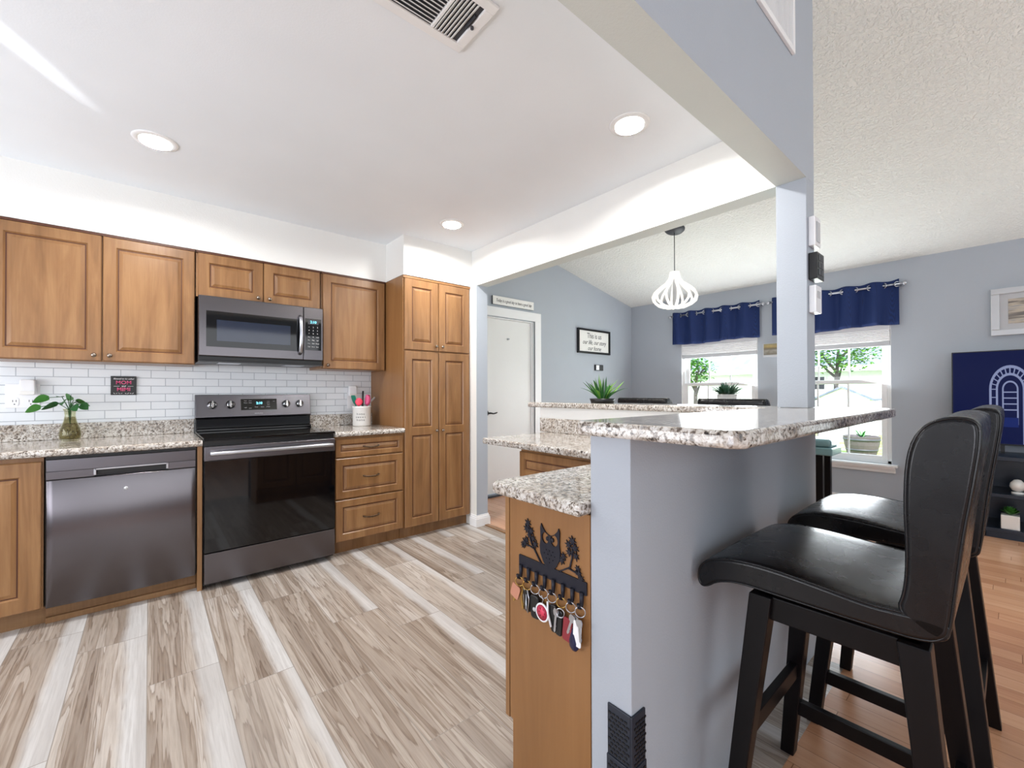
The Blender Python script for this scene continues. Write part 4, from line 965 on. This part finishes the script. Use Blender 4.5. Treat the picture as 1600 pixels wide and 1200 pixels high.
obj('cushion', MB().box(4.62, 4.94, -2.71, -2.31, .655, .735), M_tealc, t, .03, 4); obj('seat_board', MB().box(4.61, 4.95, -2.72, -2.30, .58, .654), M_tealc, t, .012, 3)
for xx in (4.65, 4.91):
    for yy in (-2.615, -2.40): obj('leg', MB().box(xx-.028, xx+.028, yy-.028, yy+.028, 0, .58), M_bwood, t, .003)
t = thing('photo_plaque', 'small photo plaque with a yellow and grey picture between the windows', 'picture', (XW, -1.93, 1.69))
obj('frame', MB().box(XW-.02, XW-.0005, -2.02, -1.855, 1.60, 1.765), M_lgrey, t, .002)
n = NT('plaque_picture'); cc = n.n('SeparateXYZ', {0: n.n('TexCoord').outputs['Generated']}); n.p(col=n.mix(n.noise(n.co((1, 30, 30)), 1, 3), n.ramp(cc.outputs[2], [(.0, (120, 118, 112)), (.4, (170, 168, 160)), (.55, (90, 80, 60)), (.75, (200, 170, 90)), (1, (150, 150, 110))]), rgba((110, 100, 80))), rough=.4)
obj('picture', MB().box(XW-.021, XW-.0195, -2.01, -1.865, 1.625, 1.758), n.m, t)

# ------------------------------------------------------------ television corner
t = thing('television', 'large flat television showing a pale arch on dark blue', 'television', (XW-.16, -4.16, .70))
TX = XW-.15; TY0, TY1, TZ0, TZ1 = -4.87, -3.452, .725, 1.532
obj('bezel', MB().box(TX, TX+.05, TY0, TY1, TZ0, TZ1), M_black, t, .004); sc_ = obj('screen', MB().box(TX-.0015, TX-.0002, TY0+.008, TY1-.008, TZ0+.012, TZ1-.008), M_scr, t)
# the picture on the screen: a lattice arch with a round window
mm = MB(); ya, za = -3.795, .86
def scr(pts, mb, d): mb.prism([(-a, z) for a, z in pts], TX-.0018-d, TX-.0016-d, 'x')
def arch(r0, r1, zb, zt_, sq=1.25):
    o1 = [(-ya-r0, zb)]+[(-ya-r0*math.cos(a_), zt_+r0*sq*math.sin(a_)) for a_ in [PI*k/20 for k in range(21)]]+[(-ya+r0, zb)]
    i1 = [(-ya+r1, zb)]+[(-ya+r1*math.cos(a_), zt_+r1*sq*math.sin(a_)) for a_ in [PI*k/20 for k in range(21)]]+[(-ya-r1, zb)]
    vs = [(TX-.0018, -p, q) for p, q in o1+i1]; n_ = len(o1); fs = [(i, i+1, 2*n_-2-i, 2*n_-1-i) for i in range(n_-1)]; return vs, fs
mm.add(*arch(.118, .104, .74, 1.20, 1.72)); mm.add(*arch(.080, .068, .74, 1.20, 1.72)); mm.add(*arch(.045, .036, .90, 1.20, 1.6))
for k in range(13): a_ = PI*k/12; mm.tube([(TX-.0022, ya+.07*math.cos(a_), 1.20+.07*1.72*math.sin(a_)), (TX-.0022, ya+.112*math.cos(a_), 1.20+.112*1.72*math.sin(a_))], .004, 5)
for k in range(6):
    for sg in (-1, 1): mm.tube([(TX-.0022, ya+sg*.07, .78+.07*k), (TX-.0022, ya+sg*.112, .78+.07*k)], .004, 5)
for k in range(4): mm.box(TX-.003, TX-.0018, ya-.04, ya+.04, 1.02+.05*k, 1.03+.05*k)
obj('picture_arch', mm, M_scr2, sc_); m = MB().box(TX-.002, TX-.0016, ya-.044, ya+.044, .88, .96); obj('picture_opening', m, M_scr3, sc_)
m = MB()
for yy in (-4.6, -3.75): m.box(TX-.06, TX+.10, yy-.012, yy+.012, .661, .668); m.box(TX+.015, TX+.035, yy-.012, yy+.012, .668, .75)
obj('foot', m, M_black, t)
t = thing('television_stand', 'dark navy television stand with open shelves', 'television stand', (5.19, -4.25, 0))
M_nvy = plain('navy_lacquer', (22, 34, 50), .3)
SX0, SX1, SY0, SY1 = 4.97, 5.42, -5.0, -3.63
m = MB(); m.box(SX0, SX1, SY0, SY1, .625, .66); obj('top', m, M_nvy, t, .004)
for nm, z in (('shelf', .33), ('base', .05)): obj(nm, MB().box(SX0+.01, SX1, SY0+.025, SY1-.025, z, z+.028), M_nvy, t, .002)
m = MB().box(SX0+.02, SX1, SY0+.03, SY1-.03, 0, .05); obj('plinth', m, M_nvy, t)
for yy in (SY0, SY1-.025, -4.33): obj('side_panel', MB().box(SX0+.005, SX1, yy, yy+.025, .0, .625), M_nvy, t, .002)
obj('back_panel', MB().box(SX1-.012, SX1, SY0+.025, SY1-.025, .078, .625), M_nvy, t)
t = thing('figurine', 'small white figurine on the middle shelf of the television stand', 'ornament', (5.06, -3.83, .3582))
obj('base', MB().lathe([(.035, 0), (.035, .018), (0, .02)], (5.06, -3.83, .3584), 'z', 16), M_ceram, t)
m = MB().lathe([(.001, .02), (.03, .03), (.045, .06), (.04, .09), (.02, .115), (.001, .12)], (5.06, -3.83, .3584), 'z', 16); m.lathe([(.001, .05), (.025, .06), (.02, .10), (.001, .105)], (5.06, -3.885, .3584), 'z', 12); obj('ornament_body', m, M_ceram, t)
random.seed(2)
t = thing('succulent', 'green succulent in a square white pot on the lowest shelf of the television stand', 'plant', (5.05, -3.79, .0782))
m = MB().prism([(5.0, -3.84), (5.10, -3.84), (5.10, -3.74), (5.0, -3.74)], .0784, .19, 'z'); obj('pot', m, M_ceram, t, .005)
m = MB()
for k in range(34):
    an = k*2.4; tl = .25+.9*(k/34); L = .07; b_ = Vector((5.05, -3.79, .19)); blade(m, b_, b_+Vector((math.cos(an)*math.sin(tl), math.sin(an)*math.sin(tl), math.cos(tl)))*L, .028, 0, 5, Vector((-math.sin(an), math.cos(an), 0)))
obj('leaves', m, M_green, t)
t = thing('framed_art', 'silver framed abstract print above the television', 'picture', (XW, -4.15, 1.87))
AY0, AY1, AZ0, AZ1 = -4.62, -3.688, 1.668, 2.078
m = MB(); fw = .05; xa, xb = XW-.03, XW-.0005
m.box(xa, xb, AY0, AY1, AZ0, AZ0+fw); m.box(xa, xb, AY0, AY1, AZ1-fw, AZ1); m.box(xa, xb, AY0, AY0+fw, AZ0+fw, AZ1-fw); m.box(xa, xb, AY1-fw, AY1, AZ0+fw, AZ1-fw)
obj('frame', m, M_silver, t, .004); obj('mat_board', MB().box(XW-.012, xb, AY0+fw, AY1-fw, AZ0+fw, AZ1-fw), M_lgrey, t)
n = NT('abstract_print'); cc = n.co((1, 3, 22)); n.p(col=n.ramp(n.noise(cc, 1.3, 5, .6, .8), [(.25, (84, 82, 84)), (.45, (128, 122, 116)), (.55, (196, 184, 166)), (.7, (150, 152, 158))]), rough=.3)
obj('print', MB().box(XW-.0135, XW-.0125, AY0+.10, AY1-.10, AZ0+.098, AZ1-.098), n.m, t)

# ------------------------------------------------------------ outside the windows
GZ = -.12
n = NT('lawn_grass'); n.p(col=n.ramp(n.noise(n.co(), 2.5, 5, .7), [(.3, (70, 110, 48)), (.5, (128, 150, 76)), (.65, (186, 176, 130))]), rough=.9)
tag(obj('ground', MB().box(5.65, 40, -20, 20, GZ-.1, GZ), n.m), 'sunlit lawn outside the windows', 'ground', kind='structure')
M_vinyl = plain('white_vinyl', (236, 238, 240), .5); n = NT('shingles'); b_ = n.n('TexBrick', {'Vector': n.co((1, 1, 1)), 'Color1': rgba((96, 104, 122)), 'Color2': rgba((116, 124, 142)), 'Mortar': rgba((104, 110, 124)), 'Scale': 1.0, 'Brick Width': .5, 'Row Height': .2, 'Mortar Size': .012}); n.p(col=b_.outputs[0], rough=.9); M_shing = n.m
t = thing('fence', 'white vinyl privacy fence across the yard', 'fence', (16.5, 0, GZ))
for k in range(8):
    y0 = -8+2.4*k; obj('post', MB().box(16.44, 16.56, y0-.06, y0+.06, GZ, GZ+1.5), M_vinyl, t)
    m = MB()
    for j in range(12): m.box(16.485, 16.515, y0+.065+j*.19, y0+.065+j*.19+.184, GZ+.06, GZ+1.32)
    m.box(16.47, 16.53, y0+.062, y0+2.338, GZ+1.32, GZ+1.38); m.box(16.47, 16.53, y0+.062, y0+2.338, GZ, GZ+.06)
    obj('panel', m, M_vinyl, t)
t = thing('neighbour_house', 'white neighbouring house with a grey shingle roof behind the fence', 'house', (23, 4, GZ))
obj('house_wall', MB().box(22, 30, -5.2, 14, GZ, 2.2), M_vinyl, t)
m = MB().prism([(21.4, 2.1), (26, 4.3), (30.6, 2.1), (30.6, 2.25), (26, 4.45), (21.4, 2.25)], -5.8, 14.5, 'y'); obj('roof', m, M_shing, t)
obj('fascia', MB().box(21.33, 21.4, -5.8, 14.5, 2.02, 2.24), M_vinyl, t)
for yy in (-2.5, 2.0, 8.5):
    f_ = obj('house_window', MB().box(21.96, 21.999, yy-.6, yy+.6, .9, 1.9), M_vinyl, t); obj('pane', MB().box(21.95, 21.959, yy-.52, yy+.52, .98, 1.82), M_bglass, f_)
t = thing('shed', 'small white gabled shed in front of the fence', 'shed', (13.7, -1.0, GZ))
obj('shed_body', MB().prism([(-1.5, GZ), (-.4, GZ), (-.4, 1.0), (-.95, 1.28), (-1.5, 1.0)], 13.4, 14.4, 'x'), M_vinyl, t)
m = MB(); m.prism([(-1.6, .95), (-.95, 1.28), (-.95, 1.33), (-1.6, 1.0)], 13.3, 14.5, 'x'); m.prism([(-.3, .95), (-.95, 1.28), (-.95, 1.33), (-.3, 1.0)], 13.3, 14.5, 'x'); obj('shed_roof', m, M_shing, t)
obj('shed_door', MB().box(13.385, 13.399, -1.2, -.7, GZ+.02, .85), M_lgrey, t)
t = thing('barrel_planter', 'round wooden half-barrel planter on the lawn', 'planter', (11.1, -1.75, GZ))
M_oak = plain('weathered_oak', (84, 76, 78), .8)
obj('barrel', MB().lathe([(.001, 0), (.24, 0), (.29, .2), (.31, .38), (.28, .38), (.26, .33), (.001, .33)], (11.1, -1.75, GZ), 'z', 20, smooth=False), M_oak, t)
for z_, r_ in ((.08, .262), (.29, .303)): obj('hoop', MB().lathe([(r_, 0), (r_+.006, 0), (r_+.012, .04), (r_+.004, .04)], (11.1, -1.75, GZ+z_), 'z', 24), M_dgrey, t)
random.seed(9); m = MB()
for k in range(16): an = k*2.4; b_ = Vector((11.1, -1.75, GZ+.33)); blade(m, b_, b_+Vector((.2*math.cos(an), .2*math.sin(an), .1+.15*random.random())), .03, .02)
obj('leaves', m, M_green, t)
def tree(lab, x, y, h, rc, n, seed):
    random.seed(seed); t = thing('tree', lab, 'tree', (x, y, GZ))
    m = MB().tube([(x, y, GZ), (x+.05, y+.04, h*.4), (x-.05, y-.06, h*.75)], [.09, .07, .04], 8)
    for k in range(5): an = k*1.3; m.tube([(x, y, h*(.4+.06*k)), (x+rc*.6*math.cos(an), y+rc*.6*math.sin(an), h*(.62+.06*k))], [.05, .02], 6)
    obj('trunk', m, M_oak, t); lv = [MB(), MB()]
    for k in range(n):
        d_ = Vector((random.gauss(0, 1), random.gauss(0, 1), random.gauss(0, 1))).normalized()*rc*random.uniform(.45, 1); c_ = Vector((x, y, h*.78))+Vector((d_.x, d_.y, d_.z*.75))
        an = random.uniform(0, 6.28); blade(lv[k % 2], c_, c_+Vector((math.cos(an)*.14, math.sin(an)*.14, random.uniform(-.08, .08))), .09, .02, 3)
    obj('foliage', lv[0], M_green, t); obj('foliage', lv[1], M_green3, t)
tree('leafy green tree beyond the fence seen through the window by the television', 18.6, .3, 3.6, 1.35, 2200, 4)
tree('young green tree in the yard seen through the window behind the table', 15.4, 3.9, 2.6, .7, 700, 6)
